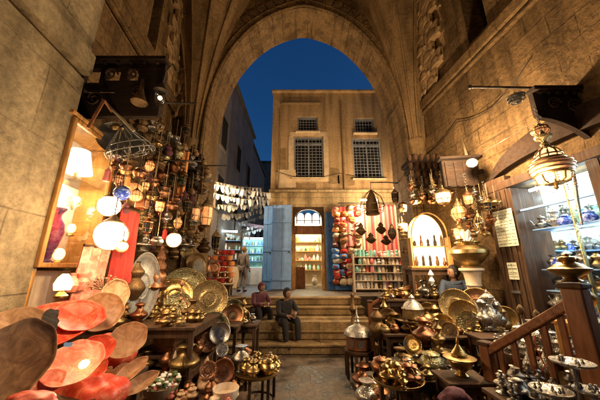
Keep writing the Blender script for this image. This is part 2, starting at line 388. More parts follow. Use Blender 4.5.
# ------------------------------------------------------------------ walls with openings
def grid_wall(mb, u0, u1, z0, z1, holes, th, org, u, n):
    """slab in the (u,z) plane, front at org, thickness th along -n; holes = (ua,ub,za,zb)"""
    us = sorted(set([u0, u1]+[h[0] for h in holes]+[h[1] for h in holes])); zs = sorted(set([z0, z1]+[h[2] for h in holes]+[h[3] for h in holes]))
    us = [a for a in us if u0 <= a <= u1]; zs = [a for a in zs if z0 <= a <= z1]
    org = Vector(org); u = Vector(u); n = Vector(n); Z = Vector((0,0,1))
    P = lambda a, z, k: org+u*a+Z*z-n*k
    solid = lambda i, j: 0 <= i < len(us)-1 and 0 <= j < len(zs)-1 and not any(h[0]-1e-6 <= us[i] and us[i+1] <= h[1]+1e-6 and h[2]-1e-6 <= zs[j] and zs[j+1] <= h[3]+1e-6 for h in holes)
    for i in range(len(us)-1):
        for j in range(len(zs)-1):
            if not solid(i, j): continue
            a, b_, c, d = us[i], us[i+1], zs[j], zs[j+1]
            mb.add([P(a,c,0),P(b_,c,0),P(b_,d,0),P(a,d,0)], [(0,1,2,3)])
            mb.add([P(a,c,th),P(b_,c,th),P(b_,d,th),P(a,d,th)], [(3,2,1,0)])
            if not solid(i-1, j): mb.add([P(a,c,0),P(a,d,0),P(a,d,th),P(a,c,th)], [(0,1,2,3)])
            if not solid(i+1, j): mb.add([P(b_,c,0),P(b_,d,0),P(b_,d,th),P(b_,c,th)], [(3,2,1,0)])
            if not solid(i, j-1): mb.add([P(a,c,0),P(b_,c,0),P(b_,c,th),P(a,c,th)], [(3,2,1,0)])
            if not solid(i, j+1): mb.add([P(a,d,0),P(b_,d,0),P(b_,d,th),P(a,d,th)], [(0,1,2,3)])
    return mb
def arch_pts(w, spring, apex, n=14, k=1.0, bottom=0.0):
    """half outline (x from w to 0) of a pointed arch, bottom to apex"""
    if w > 2.3 and apex > 8:      # the great gate: outline measured from the photograph
        T = [(2.68,5.0),(2.66,5.74),(2.58,6.5),(2.45,7.1),(2.23,7.74),(1.86,8.38),(1.36,8.98),(.74,9.40),(0,9.66)]
        dw = w-2.68; da = apex-9.62; pts = [(w, bottom)]
        g = lambda i: T[max(0, min(len(T)-1, i))]
        for i in range(len(T)-1):
            for s_ in (0, .34, .67):
                p0, p1, p2, p3 = g(i-1), g(i), g(i+1), g(i+2)
                c = [.5*((2*p1[q])+(-p0[q]+p2[q])*s_+(2*p0[q]-5*p1[q]+4*p2[q]-p3[q])*s_*s_+(-p0[q]+3*p1[q]-3*p2[q]+p3[q])*s_**3) for q in (0, 1)]
                f = c[0]/2.68; pts.append((c[0]+dw*min(1, f*1.6), c[1]+da*(1-f)))
        pts.append((0, apex)); return pts
    pts = [(w, bottom), (w, spring)]
    H = apex-spring
    for i in range(1, n+1):
        t = i/n
        x = w*math.cos(t*PI/2*k)**.92 if k*t < 1 else 0
        z = spring+H*(math.sin(t*PI/2)*.86+t*.14)
        if i == n: x = 0
        pts.append((x, z))
    return pts
def arch_slab(mb, pts, xc, x0, x1, ztop, y0, y1):
    """wall in the x,z plane from y0 (front) to y1 with a pointed opening"""
    for sgn, xe in ((-1, x0), (1, x1)):
        for (a, za), (b_, zb) in zip(pts[:-1], pts[1:]):
            A = xc+sgn*a; B = xc+sgn*b_
            for y, fl in ((y0, 1), (y1, -1)):
                q = [(xe,y,za),(A,y,za),(B,y,zb),(xe,y,zb)]
                mb.add(q, [(0,1,2,3) if sgn*fl < 0 else (3,2,1,0)])
            mb.add([(A,y0,za),(B,y0,zb),(B,y1,zb),(A,y1,za)], [(0,1,2,3)])
        mb.add([(xe,y0,pts[0][1]),(xe,y1,pts[0][1]),(xe,y1,pts[-1][1]),(xe,y0,pts[-1][1])], [(0,1,2,3)])
    mb.box(((x0+x1)/2, (y0+y1)/2, (ztop+pts[-1][1])/2), (x1-x0, y1-y0, ztop-pts[-1][1]))
    return mb
# ================================================================== SETTING
YA, YB = 6.3, 7.4            # gate wall front and back
XC = 0.12                    # gate axis
ZS = 0.98                    # street level beyond the steps
H0 = 12.3
tag(MB().box((0, 1.5, -.06), (60, 9.0, .12)).build('ground', M['floor']), None, None, kind='structure')
tag(MB().box((0, 47.75, ZS-.5), (120, 80, 1.0)).build('street', M['floor']), None, None, kind='structure')

# stone steps inside the gate
st = thing('stone_staircase', 'broad worn stone steps climbing through the pointed gate to the street', 'steps', (0, 6.0, 0))
ys = [0, .36, .72, 1.08, 1.42]
for i in range(5):
    hh = ZS/5
    y0 = ys[i]; y1 = ys[i+1] if i < 4 else 1.75
    mb = MB().box((-.35, (y0+y1)/2, hh*i+hh/2+.001), (3.95, y1-y0+.02, hh-.006))
    o = mb.build('step', M['step'], st, bevel=.022)
    mb = MB().box((-.35, y0+.16, hh*(i+1)-.022), (3.97, .40, .045)); mb.build('nosing', M['step'], o, bevel=.014)
MB().box((-.35, 1.05, hh*2-.1), (3.9, 1.36, hh*4-.25)).build('core', M['step'], st)

# gate wall with pointed arch
gate = thing('gate_arch', 'great pointed stone arch framing the deep blue evening sky', 'archway', (0,0,0))
pts = arch_pts(2.68, 5.4, 9.62, 18)
mb = MB(); arch_slab(mb, pts, XC, -4.2, 4.6, 13.2, YA, YB); mb.build('wall', M['wall_f'], gate, sharp=30)
def arch_path(w, spring, apex, y, zb=0.0, n=18):
    p = arch_pts(w, spring, apex, n)
    l = [(XC-a, y, z) for a, z in p]; r = [(XC+a, y, z) for a, z in reversed(p[:-1])]
    l[0] = (l[0][0], y, zb); r[-1] = (r[-1][0], y, zb)
    return l+r
for (w, r_, yy) in ((2.74, .05, YA-.01), (2.92, .035, YA-.02)):
    MB().tube(arch_path(w, 5.4, 9.62+(w-2.68)*1.25, yy, .1), r_, 8).build('moulding', M['wall_f'], gate, sharp=60)
# voussoirs: thin proud ring of wedge stones
vo = MB(); pp = arch_pts(2.80, 5.5, 9.78, 18)[1:]
for sg in (-1, 1):
    for (a, za), (b, zb) in zip(pp[:-1], pp[1:]):
        d = Vector((b-a, zb-za)); nrm = Vector((d.y, -d.x)).normalized()
        if nrm.x < 0: nrm = -nrm
        q = [(a, za), (a+nrm.x*.42, za+nrm.y*.42), (b+nrm.x*.42-d.x*.06, zb+nrm.y*.42-d.y*.06), (b-d.x*.06, zb-d.y*.06)]
        q = [(XC+sg*x, z) for x, z in q]
        vo.prism(q, -.03-.012*random.random(), Matrix.Translation((0, YA, 0)))
vo.build('voussoir', M['wall_f'], gate, sharp=30)

# carved corbels under the springing of the gate
for sg, lb in ((-1, 'dark carved corbel on the gate jamb beside the lattice lanterns'), (1, 'dark carved corbel on the gate jamb above the small lit lanterns')):
    t = thing('carved_corbel', lb, 'corbel', (XC+sg*2.98, YA-.02, 3.75))
    for k in range(4):
        w = .75+.11*k
        MB().box((sg*.06, -.13-.05*k, .16*k), (w, .30+.1*k, .13)).build('course', M['wooddk'], t, bevel=.02)
    mb = MB()
    rnd = random.Random(3)
    for k in range(4):
        for j in range(6+k):
            x = -.40-.055*k+j*(.80+.11*k)/(5+k); r = .05+.02*rnd.random()
            mb.lathe([(.003,-.11),(r*.7,-.06),(r,0),(r*.9,.05),(r*.5,.07)], 6, Matrix.Translation((x+sg*.06, -.29-.05*k*2, .16*k+.05)))
    mb.build('carving', M['wood'], t, sharp=25)

# fan vaults rising from the gate corners
def fan(xc, lab, seed, a0, a1):
    t = thing('fan_vault', lab, 'vault', (xc, YA+.02, 0))
    rr = lambda z: .20+1.15*max(0, (z-5.0)/4.9)**1.75
    zs = [5.0+7.3*i/44 for i in range(45)]; n = 132; mb = MB(); vs = []; fs = []
    for z in zs:
        for j in range(n+1):
            a = a0+(a1-a0)*j/n
            r = rr(z)
            pl = abs(math.sin((j/n)*PI*6)); r *= 1-.045*pl**.6*min(1, (z-4.9))
            vs.append((r*math.cos(a), -r*math.sin(a), z))
    for i in range(44):
        for j in range(n): fs.append((i*(n+1)+j, i*(n+1)+j+1, (i+1)*(n+1)+j+1, (i+1)*(n+1)+j))
    mb.add(vs, fs); mb.build('web', M['vault'], t, sharp=60)
    for k in range(7):
        a = a0+(a1-a0)*k/6
        MB().tube([((rr(z)+.015)*math.cos(a), -(rr(z)+.015)*math.sin(a), z) for z in zs[::2]], [.024+.004*math.sin(i) ** 2 for i in range(23)], 6).build('rib', M['vault'], t, sharp=80)
    # the shaft the fan stands on
    MB().lathe([(.20,4.15),(.23,4.2),(.17,4.3),(.16,4.45),(.18,4.7),(.22,4.9),(.24,5.0),(.20,5.08)], 20).build('springer', M['vault'], t)
    return t
fan(-2.92, 'ribbed fan vault spreading from the gate jamb near the bunting', 1, R(0), R(180))
fan(3.10, 'ribbed fan vault spreading from the gate jamb near the slit window', 2, R(0), R(180))

# muqarnas in the squinches between gate and side walls
def muqarnas(x0, x1, y, z0, tiers, lab, loc=None, rz=0):
    t = thing('muqarnas', lab, 'stone carving', loc or (0, y, 0), rz); t.scale = (1, .5 if loc else .8, 1); rnd = random.Random(int(z0*10+x0))
    for k in range(tiers):
        n = 2+k//4; w = (x1-x0+.05*k)/n; yo = -.04*k; z = z0+.36*k
        off = (w*.5 if k % 2 else 0)
        for j in range(n):
            cx = x0+w*(j+.5)+off-w*.25
            mb = MB(); p = arch_pts(w*.36, .10, .27, 6)
            arch_slab(mb, p, cx, cx-w*.485, cx+w*.485, .335, yo-.10-.03*rnd.random(), yo+.08)
            for v in mb.v: v.z += z
            c = mb.build('niche', M['carved'], t, sharp=30)
            MB().lathe([(w*.40,-.0),(w*.40,.14),(w*.30,.24),(w*.12,.31),(.01,.335)], 10, Matrix.Translation((cx, yo+.04, z))).build('niche_hood', M['carved'], c)
            MB().lathe([(.004,-.10),(w*.10,-.05),(w*.16,0),(w*.12,.05)], 6, Matrix.Translation((cx+w*.48, yo-.10, z+.02))).build('pendant', M['carved'], c)
        MB().box(((x0+x1)/2+.02*k, yo+.25, z+.17), (x1-x0+.05*k+w*.5, .12, .352)).build('backing', M['carved'], t)
    return t
muqarnas(-3.50, -3.02, YA-.10, 5.7, 12, 'tiered stone niches in the vault corner above the wooden canopy')
muqarnas(3.05, 3.42, YA-.10, 5.7, 12, 'tiered stone niches in the vault corner beside the slit window')

muqarnas(0, .95, 0, 6.25, 7, 'carved niche relief on the side wall above the canopy board', (-3.36, 5.25, 0), R(90)-math.atan(-LB)*-1)
muqarnas(0, .95, 0, 6.2, 8, 'carved niche relief on the side wall next to the slit window', (3.28, 6.2, 0), R(-90)+math.atan(.12))
# side walls (their planes follow the photo's vanishing point)
uL = Vector((LB, 1, 0)).normalized(); nL = Vector((uL.y, -uL.x, 0)); kk = math.sqrt(1+LB*LB)
def wallpt(A, Y): return Vector((A+LB*Y, Y, 0))
# far section, set back .4 behind the pier
AL2 = LA-.42
lw = thing('stone_side_wall', 'ochre block side wall behind the lit display case and canopy', 'wall', (0,0,0))
sl = [ (4.45*kk, 4.85*kk, 6.5, 8.3) ]
mb = MB(); grid_wall(mb, 2.55*kk, YB*kk+.2, 0, H0, sl, .5, wallpt(AL2, 0), uL, nL); mb.build('masonry', M['wall_x'], lw)
q = wallpt(AL2, 4.65)-nL*.42; MB().box((q.x, q.y, 7.4), (.05, .5, 1.9)).build('slit_window', M['darkgl'], lw)
a = wallpt(AL2, 2.6)+nL*.06; b = wallpt(AL2, YA)+nL*.06
MB().bar((a.x,a.y,6.02), (b.x,b.y,6.02), .13, .26).build('string_course', M['wall_x'], lw, bevel=.03)
MB().bar((a.x,a.y,5.84), (b.x,b.y,5.84), .08, .07).build('string_course', M['wall_x'], lw, bevel=.02)
# pier
pr = thing('stone_pier', 'pale stone pier with a dark joint under its projecting band', 'wall', (0,0,0))
mb = MB(); grid_wall(mb, -2.5, 2.68*kk, 0, 3.93, [], .95, wallpt(LA, 0), uL, nL); grid_wall(mb, -2.5, 2.68*kk, 4.272, H0, [], .95, wallpt(LA, 0), uL, nL)
mb.build('masonry', M['pier'], pr)
mb = MB(); grid_wall(mb, -2.5, 2.68*kk+.0, 3.985, 4.268, [], .9, wallpt(LA+.07, 0), uL, nL); mb.build('band', M['pier'], pr)
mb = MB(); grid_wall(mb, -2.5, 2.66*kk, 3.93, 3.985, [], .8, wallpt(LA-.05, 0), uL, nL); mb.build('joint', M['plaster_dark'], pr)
# right wall
uR = uL; nR = -nL
rw = thing('stone_side_wall', 'ochre block side wall holding the bright silver shop', 'wall', (0,0,0))
RZ0, RZ1 = .72, 3.02
slr = [(3.95*kk, 4.42*kk, 6.25, 7.75), (2.2*kk, 4.17*kk, RZ0, RZ1)]
mb = MB(); grid_wall(mb, -3.0, YB*kk+.2, 0, H0, slr, .5, wallpt(RA, 0), uR, nR); mb.build('masonry', M['wall_x'], rw)
q = wallpt(RA, 4.2)-nR*.44; MB().box((q.x, q.y, 7.0), (.05, .6, 1.6)).build('slit_window', M['darkgl'], rw)
a = wallpt(RA, -1)+nR*.06; b = wallpt(RA, YA)+nR*.06
MB().bar((a.x,a.y,5.95), (b.x,b.y,5.95), .14, .26).build('string_course', M['wall_x'], rw, bevel=.03)
MB().bar((a.x,a.y,5.75), (b.x,b.y,5.75), .08, .08).build('string_course', M['wall_x'], rw, bevel=.02)
tag(MB().box((0, 2.3, H0+.12), (12, 10.6, .2)).build('ceiling', M['vault']), None, None, kind='structure')
bw = MB(); p2 = arch_pts(2.4, 4.5, 7.5, 10); arch_slab(bw, p2, 0, -5, 6, 13, -3.4, -2.9)
tag(bw.build('stone_back_wall', M['wall_f']), 'rear gate wall of the vaulted passage behind the viewer', 'wall')

# ------------------------------------------------------------------ facade across the street
FY = 10.0
fx = lambda px, py: at(px, py, FY).x
fz = lambda py: at(300, py, FY).z
fc = thing('ochre_building', 'two storey ochre building with barred windows above the shops', 'building', (0,0,0))
wins = [(297.5,318,116.5,132,'small'), (354.5,374.5,118,133.5,'small'), (294,323.5,136.5,178,'large'), (353,382,138,179,'large')]
holes = []
for x0,x1,y0,y1,_ in wins:
    xa = (fx(x0,y0)+fx(x0,y1))/2; xb = (fx(x1,y0)+fx(x1,y1))/2
    holes.append((xa, xb, fz(y1), fz(y0)))
ZL = fz(190.5)
mb = MB(); grid_wall(mb, -1.19, 8.5, ZL, fz(93), holes, .6, (0, FY, 0), (1,0,0), (0,-1,0)); mb.build('wall', M['facade'], fc)
doorx0, doorx1 = fx(294,250), fx(322.5,250)
low = [(fx(292.5,240), fx(324.5,240), ZS, fz(207))]
mb = MB(); grid_wall(mb, -1.21, 8.5, ZS, ZL-.11, low, .6, (0, FY-.02, 0), (1,0,0), (0,-1,0)); mb.build('ground_storey', M['facade_low'], fc)
MB().box((3.66, FY-.05, ZL-.055), (9.8, .26, .105)).build('ledge', M['facade_low'], fc, bevel=.02)
MB().box((3.66, FY+.2, fz(93)+.04), (9.8, .7, .09)).build('parapet_coping', M['facade'], fc, bevel=.02)
MB().box((fx(301,104), FY-.06, fz(104)), (1.75, .12, .07)).build('eyebrow_ledge', M['plaster_dark'], fc, bevel=.01)
MB().cyl((fx(341,110), FY-.05, ZL), (fx(341,110), FY-.05, fz(101)), .035).build('downpipe', M['plaster_dark'], fc)
MB().cyl((fx(279,150), FY-.03, ZL), (fx(279,150), FY-.03, fz(108)), .02).build('downpipe', M['plaster_dark'], fc)
# bare render round the windows: irregular patches 3 mm proud
def patch(cx, cz, w, h, seed, mat, y, nm='render_patch'):
    rnd = random.Random(seed); n = 40; poly = []
    for i in range(n):
        a = 2*PI*i/n; s = max(abs(math.cos(a)), abs(math.sin(a)))
        k = (1/s)**.85*(.93+.11*rnd.random())
        poly.append((cx+w/2*k*math.cos(a), cz+h/2*k*math.sin(a)))
    return MB().prism(poly, -.004, Matrix.Translation((0, y, 0))).build(nm, mat, fc)
for i in (2,):
    xa, xb, za, zb = holes[i]
    rnd = random.Random(i)
    # light surround made as four proud strips with ragged outer edge
    for (c, s) in ((((xa-.12), (za+zb)/2), (.22, zb-za+.1)), ((xb+.11, (za+zb)/2), (.2, zb-za+.1)), (((xa+xb)/2, zb+.13), (xb-xa+.42, .2)), (((xa+xb)/2, za-.09), (xb-xa+.42, .14))):
        n = 36; poly = []
        for j in range(n):
            a = 2*PI*j/n; q = max(abs(math.cos(a)), abs(math.sin(a))); k = (1/q)**.95*(.94+.08*rnd.random())
            poly.append((c[0]+s[0]/2*k*math.cos(a), c[1]+s[1]/2*k*math.sin(a)))
        MB().prism(poly, -.012-.002*rnd.random(), Matrix.Translation((0, FY, 0))).build('window_surround', M['plaster'], fc)
xa, xb, za, zb = holes[2]
for (c, w_, h_, sd) in (((xb+.38, za+.1), .5, .7, 3), ((xa-.5, za+.6), .35, 1.5, 4), ((xa+.1, za-.42), 1.6, .4, 5), ((xb+.9, za-.1), .7, .5, 7)):
    patch(c[0], c[1], w_, h_, sd, M['plaster_dark'], FY)
patch(-.55, ZL+.5, .8, .8, 9, M['plaster'], FY-.002)
for i, (xa, xb, za, zb) in enumerate(holes):
    big = i > 1
    w = MB(); 
    for a, b, c, d in ((xa,xa+.06,za,zb),(xb-.06,xb,za,zb),(xa+.06,xb-.06,zb-.06,zb),(xa+.06,xb-.06,za,za+.06)):
        w.box(((a+b)/2, FY+.10, (c+d)/2), (b-a, .07, d-c))
    if big:
        w.box(((xa+xb)/2, FY+.10, (za+zb)/2-.03), (.05, .06, zb-za-.13)); w.box(((xa+xb)/2, FY+.10, zb-.32), (xb-xa-.13, .06, .05))
    wf = w.build('window', M['grille'], fc)
    MB().box(((xa+xb)/2, FY+.24, (za+zb)/2), (xb-xa+.1, .02, zb-za+.1)).build('pane', M['darkgl'], wf)
    g = MB(); n = 8 if big else 7; mrow = int((zb-za)/.125)
    for k in range(1, n): g.box((xa+(xb-xa)*k/n, FY+.035, (za+zb)/2), (.013, .013, zb-za))
    for k in range(1, mrow): g.box(((xa+xb)/2, FY+.055, za+(zb-za)*k/mrow), (xb-xa, .013, .013))
    g.build('grille', M['grille'], wf)
    MB().box(((xa+xb)/2, FY-.05, za-.03), (xb-xa+.16, .16, .06)).build('sill', M['plaster'], wf, bevel=.01)
# lit shop doorway
dx0, dx1, dz0, dz1 = low[0]
dm = (dx0+dx1)/2
fr = MB()
fr.box((dx0+.06, FY+.1, (ZS+fz(234))/2), (.12, .16, fz(234)-ZS)); fr.box((dx1-.06, FY+.1, (ZS+fz(234))/2), (.12, .16, fz(234)-ZS))
door = fr.build('door_frame', M['oak'], fc, bevel=.01)
MB().box((dm, FY+.1, (fz(234)+fz(225.5))/2), (dx1-dx0, .17, fz(225.5)-fz(234)-.004)).build('transom', M['woodr'], door, bevel=.015)
# arched head over the fanlight
mb = MB(); ap = arch_pts((dx1-dx0)/2*.86, .28, .66, 8); arch_slab(mb, ap, dm, dx0, dx1, fz(207)-fz(225.5), FY+.03, FY+.2)
for v in mb.v: v.z += fz(225.5)
mb.build('arched_head', M['wood'], door)
fl = MB(); 
for k in range(3):
    cx = dm+(k-1)*.30; pz = fz(223)
    fl.prism([(cx-.125, pz+.16), (cx+.125, pz+.16), (cx+.12, pz+.34), (cx+.05, pz+.42), (cx-.05, pz+.42), (cx-.12, pz+.34)], .02, Matrix.Translation((0, FY+.14, 0)))
fl.box((dm, FY+.15, fz(223)+.06), (.84, .02, .09)); fl.build('fanlight_pane', M['doorw'], door)
mb = MB()
for k in range(4): mb.box((dm+(k-1.5)*.30, FY+.125, fz(223)+.24), (.035, .03, .5))
mb.box((dm, FY+.125, fz(223)+.13), (.95, .03, .035)); mb.build('glazing_bar', M['wood'], door)
# shop interior
sh = thing('lit_doorway_shop', 'small bright shop interior seen through the arched doorway', 'shop interior', (0,0,0))
MB().box((dm+.1, FY+2.6, ZS+1.4), (2.6, .06, 2.8)).build('rear_wall', M['cream'], sh)
MB().box((dm-1.1, FY+1.6, ZS+1.4), (.06, 2.0, 2.8)).build('end_wall', M['cream'], sh)
MB().box((dm+1.3, FY+1.6, ZS+1.4), (.06, 2.0, 2.8)).build('end_wall', M['cream'], sh)
MB().box((dm+.1, FY+1.6, ZS+2.83), (2.5, 2.0, .06)).build('shop_ceiling', M['white'], sh)
for k in range(4): MB().box((dm+.1, FY+2.38, ZS+.7+.42*k), (2.2, .36, .03)).build('shelf', M['oak'], sh)
MB().cyl((dm-.3, FY+1.3, ZS+2.6), (dm+.5, FY+1.3, ZS+2.6), .06).build('tube_lamp', M['shopw'], sh)
MB().cyl((dm-.35, FY+2.15, ZS+2.05), (dm+.35, FY+2.15, ZS+2.05), .03).build('tube_lamp', M['shopw'], sh)
tag(MB().box((dm-.42, FY+.9, ZS+.42), (.6, .45, .84)).build('shop_counter', M['woodr'], bevel=.02), 'brown counter just inside the lit doorway', 'counter')
rnd = random.Random(5)
pool = ['teal', 'white', 'orange', 'cream', 'gold', 'plant', 'pink']
pro = {}
for k in range(4):
    for j in range(8):
        mt = rnd.choice(pool); x = dm-.65+j*.19+rnd.random()*.04; h = .14+.16*rnd.random()
        o = MB().lathe([(.05,0),(.06,.02),(.065,h*.55),(.03,h*.75),(.022,h*.95),(.03,h)], 10).build('shop_bottle', M[mt], loc=(x, FY+2.36, ZS+.717+.42*k))
        tag(o, 'small coloured bottle on the shelves behind the lit doorway', 'bottle', 'bottles inside the doorway shop')
tag(MB().lathe([(.10,0),(.11,.03),(.07,.08),(.11,.16),(.12,.28),(.07,.40),(.05,.45),(.08,.48)], 18).build('floor_vase', M['white'], loc=(dm+.28, FY+1.2, ZS)), 'pale floor vase standing inside the lit doorway', 'vase')

# shutters: plank panels with arched head
def shutter(px0, px1, pyt, mat, lab, y, arched=True, rz=0.0, planks=4):
    x0, x1 = at(px0, 245, y).x, at(px1, 245, y).x; zt = at(300, pyt, y).z; w = abs(x1-x0); h = zt-ZS
    t = thing('wooden_shutter', lab, 'shutter', (min(x0, x1), y, ZS), rz)
    mb = MB(); pw = w/planks
    for k in range(planks):
        c = (k+.5)*pw
        tt = h if not arched else h-.34*w*abs((c/w-.5)*2)**2.2
        mb.box((c, 0, tt/2+.02), (pw-.008, .045, tt-.02))
    mb.build('board_panel', M[mat], t, bevel=.004)
    for q in (.12, .45, .78): MB().box((w/2, -.038, h*q), (w-.04, .03, .09)).build('rail', M[mat], t, bevel=.006)
    MB().ball((w*.88, -.06, h*.42), .03, 8).build('knob', M['iron'], t)
shutter(272, 291.5, 204, 'greyblue', 'grey blue arched shutter beside the lit doorway', FY-.10, planks=2)
shutter(263, 272.5, 206, 'blue', 'bright blue shutter leaf at the alley corner', FY-.32, planks=2, rz=R(-14))
shutter(326, 336, 213, 'blue', 'narrow blue shutter leaf beside the hanging textiles', FY-.2, False, planks=3, rz=R(6))
# short blue board below textiles
tag(MB().box((at(343,283,FY-.3).x, FY-.35, ZS+.28), (.55, .05, .5)).build('blue_board', M['blue'], bevel=.01), 'low blue board leaning under the textile stack', 'board')

# ------------------------------------------------------------------ alley behind the bunting
def block(x0, x1, y0, y1, z1, mat, lab, rows, cols, rz=0, lit=()):
    t = thing('alley_building', lab, 'building', (x1, y0, ZS-.3))
    MB().box(((x0-x1)/2, (y1-y0)/2, (z1-ZS+.3)/2), (x1-x0, y1-y0, z1-ZS+.3)).build('wall', mat, t)
    MB().box(((x0-x1)/2, (y1-y0)/2, z1-ZS+.36), (x1-x0+.3, y1-y0+.3, .12)).build('cornice', mat, t)
    for r in range(rows):
        for c in range(cols):
            zz = 4.0+r*2.6; yy = (c+.5)*(y1-y0)/cols
            if zz+1.2 > z1-ZS: continue
            w = MB(); w.box((.02, yy, zz), (.08, .9, 1.5)); f = w.build('window', mat, t)
            MB().box((.065, yy, zz), (.012, .72, 1.3)).build('pane', M['warmlow'] if (r, c) in lit else M['darkgl'], f)
    return t
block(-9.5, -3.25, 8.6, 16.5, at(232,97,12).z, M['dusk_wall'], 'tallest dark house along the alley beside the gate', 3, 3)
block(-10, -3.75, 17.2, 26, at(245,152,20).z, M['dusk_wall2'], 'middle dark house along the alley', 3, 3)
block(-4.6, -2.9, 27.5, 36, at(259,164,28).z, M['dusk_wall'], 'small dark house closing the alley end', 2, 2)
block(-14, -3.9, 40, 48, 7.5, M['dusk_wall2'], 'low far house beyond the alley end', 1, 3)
for (px, w, h, Y) in ((234, .5, .9, 14), (248, .7, .7, 21)):
    p = at(px, 105 if px < 240 else 150, Y)
o = MB().box((-5.2, 12.5, at(232,97,12).z+.5), (1.0, 1.0, 1.0)).build('roof_tank', M['dusk_wall2']); tag(o, 'square water tank on the tallest alley roof', 'tank')

# bunting
def bunting(p0, p1, sag, n, size, lab):
    t = thing('bunting_string', lab, 'bunting', p0, group='bunting strings across the alley'); p0 = Vector(p0); p1 = Vector(p1)
    pt = [Vector((0,0,0)).lerp(p1-p0, i/24)+Vector((0,0,-sag*4*(i/24)*(1-i/24))) for i in range(25)]
    MB().tube(pt, .012, 5).build('cord', M['rope'], t)
    rnd = random.Random(n+int(p0.x*10))
    for k in range(n):
        u = (k+.5)/n; q = (p1-p0)*u+Vector((0,0,-sag*4*u*(1-u)))
        s = size*(.6+.5*rnd.random()); a = rnd.uniform(-1.1,1.1)
        dx = math.cos(a)*s*.36; dy = math.sin(a)*s*.36; sw = rnd.uniform(-.05,.05)
        mb = MB(); w = s*.5
        vs = [(q.x-dx,q.y-dy,q.z),(q.x+dx,q.y+dy,q.z),(q.x+dx*.8+sw,q.y+dy*.8+.05,q.z-s*.75),(q.x+sw,q.y+.07,q.z-s),(q.x-dx*.8+sw,q.y-dy*.8+.05,q.z-s*.75)]
        mb.add(vs, [(0,1,2,3,4)]); mb.add([Vector(v)+Vector((.0,.006,0)) for v in vs], [(4,3,2,1,0)])
        mb.build('flag', M['bunt'], t)
for i, (a, b, Y, sg, n, s) in enumerate(((( 204,182),(270,193),8.6,.05,13,.24), ((204,190),(270,200),9.0,.12,13,.25), ((203,203),(266,203),9.6,.10,12,.26), ((205,212),(262,209),10.4,.15,12,.25), ((204,178),(262,188),9.3,.1,12,.22), ((240,222),(266,213),12,.05,9,.2), ((232,232),(266,221),12.5,.05,9,.2), ((208,225),(250,236),11,.15,12,.2))):
    bunting(at(a[0],a[1],Y), at(b[0],b[1],Y+.6), sg, n+4, s, ['topmost bunting string near the gate', 'second bunting string from the top', 'third bunting string, above the dark awning', 'fourth bunting string, drooping over the awning', 'pale bunting string closest to the tall house', 'short bunting string beside the blue shutter', 'low bunting string beside the blue shutter', 'lowest bunting string over the alley stalls'][i])
for i, (a, b, Y, sg, n, s_, lb) in enumerate((((205,186),(268,198),10.0,.05,18,.2,'thin bunting string between the two topmost ones'),((204,196),(262,206),10.8,.1,18,.2,'thin bunting string above the awning edge'),((206,218),(256,222),12.5,.1,16,.2,'far bunting string behind the drooping one'),((210,238),(262,228),13.5,.1,18,.2,'farthest bunting string over the alley lamps'),((206,176),(240,190),9.9,.06,12,.2,'short bunting string climbing the tall house'))):
    bunting(at(a[0],a[1],Y), at(b[0],b[1],Y+.6), sg, n, s_, lb)
# alley stalls: awning, bright counters, street lamps
aw = thing('dark_awning', 'dark sagging awning over the alley stalls', 'awning', (-3.1, 12.2, ZS))
MB().add([(0,0,3.0),(2.3,0,2.6),(2.3,2.6,2.7),(0,2.6,3.1)], [(0,1,2,3)]).add([(0,0,2.97),(2.3,0,2.57),(2.3,2.6,2.67),(0,2.6,3.07)], [(3,2,1,0)]).build('cloth', M['purple'], aw)
for x in (0, 2.2): MB().cyl((x, .05, 0), (x, .05, 3.0-.17*x), .03).build('post', M['iron'], aw)
def stall(px, py, Y, w, lab, mat, seed):
    p = at(px, py, Y); t = thing('market_stall', lab, 'market stall', (p.x, Y, ZS), rz=R(10))
    MB().box((0, 0, .42), (w, .7, .84)).build('counter', M['white'] if seed % 2 else M['cream'], t, bevel=.02)
    MB().box((0, .6, 1.3), (w, .05, 2.0)).build('rear_panel', M[mat], t)
    for s in (-1, 1): MB().cyl((s*w*.48, -.2, .8), (s*w*.48, -.2, 2.3), .02).build('post', M['iron'], t)
    MB().cyl((-w*.35, -.1, 2.28), (w*.35, -.1, 2.28), .035).build('tube_lamp', M['tube'], t)
    rnd = random.Random(seed)
    for k in range(3):
        sh_ = MB().box((0, .45, 1.15+.4*k), (w*.9, .22, .025)).build('shelf', M['greyblue'], t)
    for k in range(3):
        for j in range(int(w/.15)):
            x = -w*.42+j*.15; h = .1+.16*rnd.random()
            MB().lathe([(.04,0),(.05,h*.5),(.02,h*.8),(.03,h)], 8).build('jar', M[rnd.choice(['silver','teal','white','brass','cream','blue'])], sh_, loc=(x, .42, 1.165+.4*k))
stall(247, 280, 13.5, 2.0, 'brightly lit white counter stall behind the walking woman', 'teal', 1)
stall(252, 270, 17, 2.2, 'far lit stall of small silver goods in the alley', 'greyblue', 2)
stall(222, 280, 11.0, 1.4, 'dim stall tucked beside the gate jamb', 'dusk_wall', 4)
for (px, py, Y, lab, r) in ((247, 228, 16, 'white street lamp hanging over the alley', .12), (249, 248, 19, 'low glowing white lamp above the stalls', .30), (262, 262, 17, 'bright white lamp beside the blue shutter', .22), (236, 240, 20, 'small white lamp beyond the awning', .10), (213, 222, 10, 'white lamp close to the gate jamb', .07)):
    p = at(px, py, Y); t = thing('street_lamp', lab, 'street lamp', p)
    MB().ball((0,0,0), r, 12).build('globe', M['coolw'], t); MB().lathe([(r*1.2, r*.5), (r*.4, r*1.2), (r*.2, r*1.5)], 12).build('cap', M['iron'], t)
    MB().cyl((0,0,r*1.4), (0,0,r*1.4+.8), .015).build('cable', M['iron'], t)
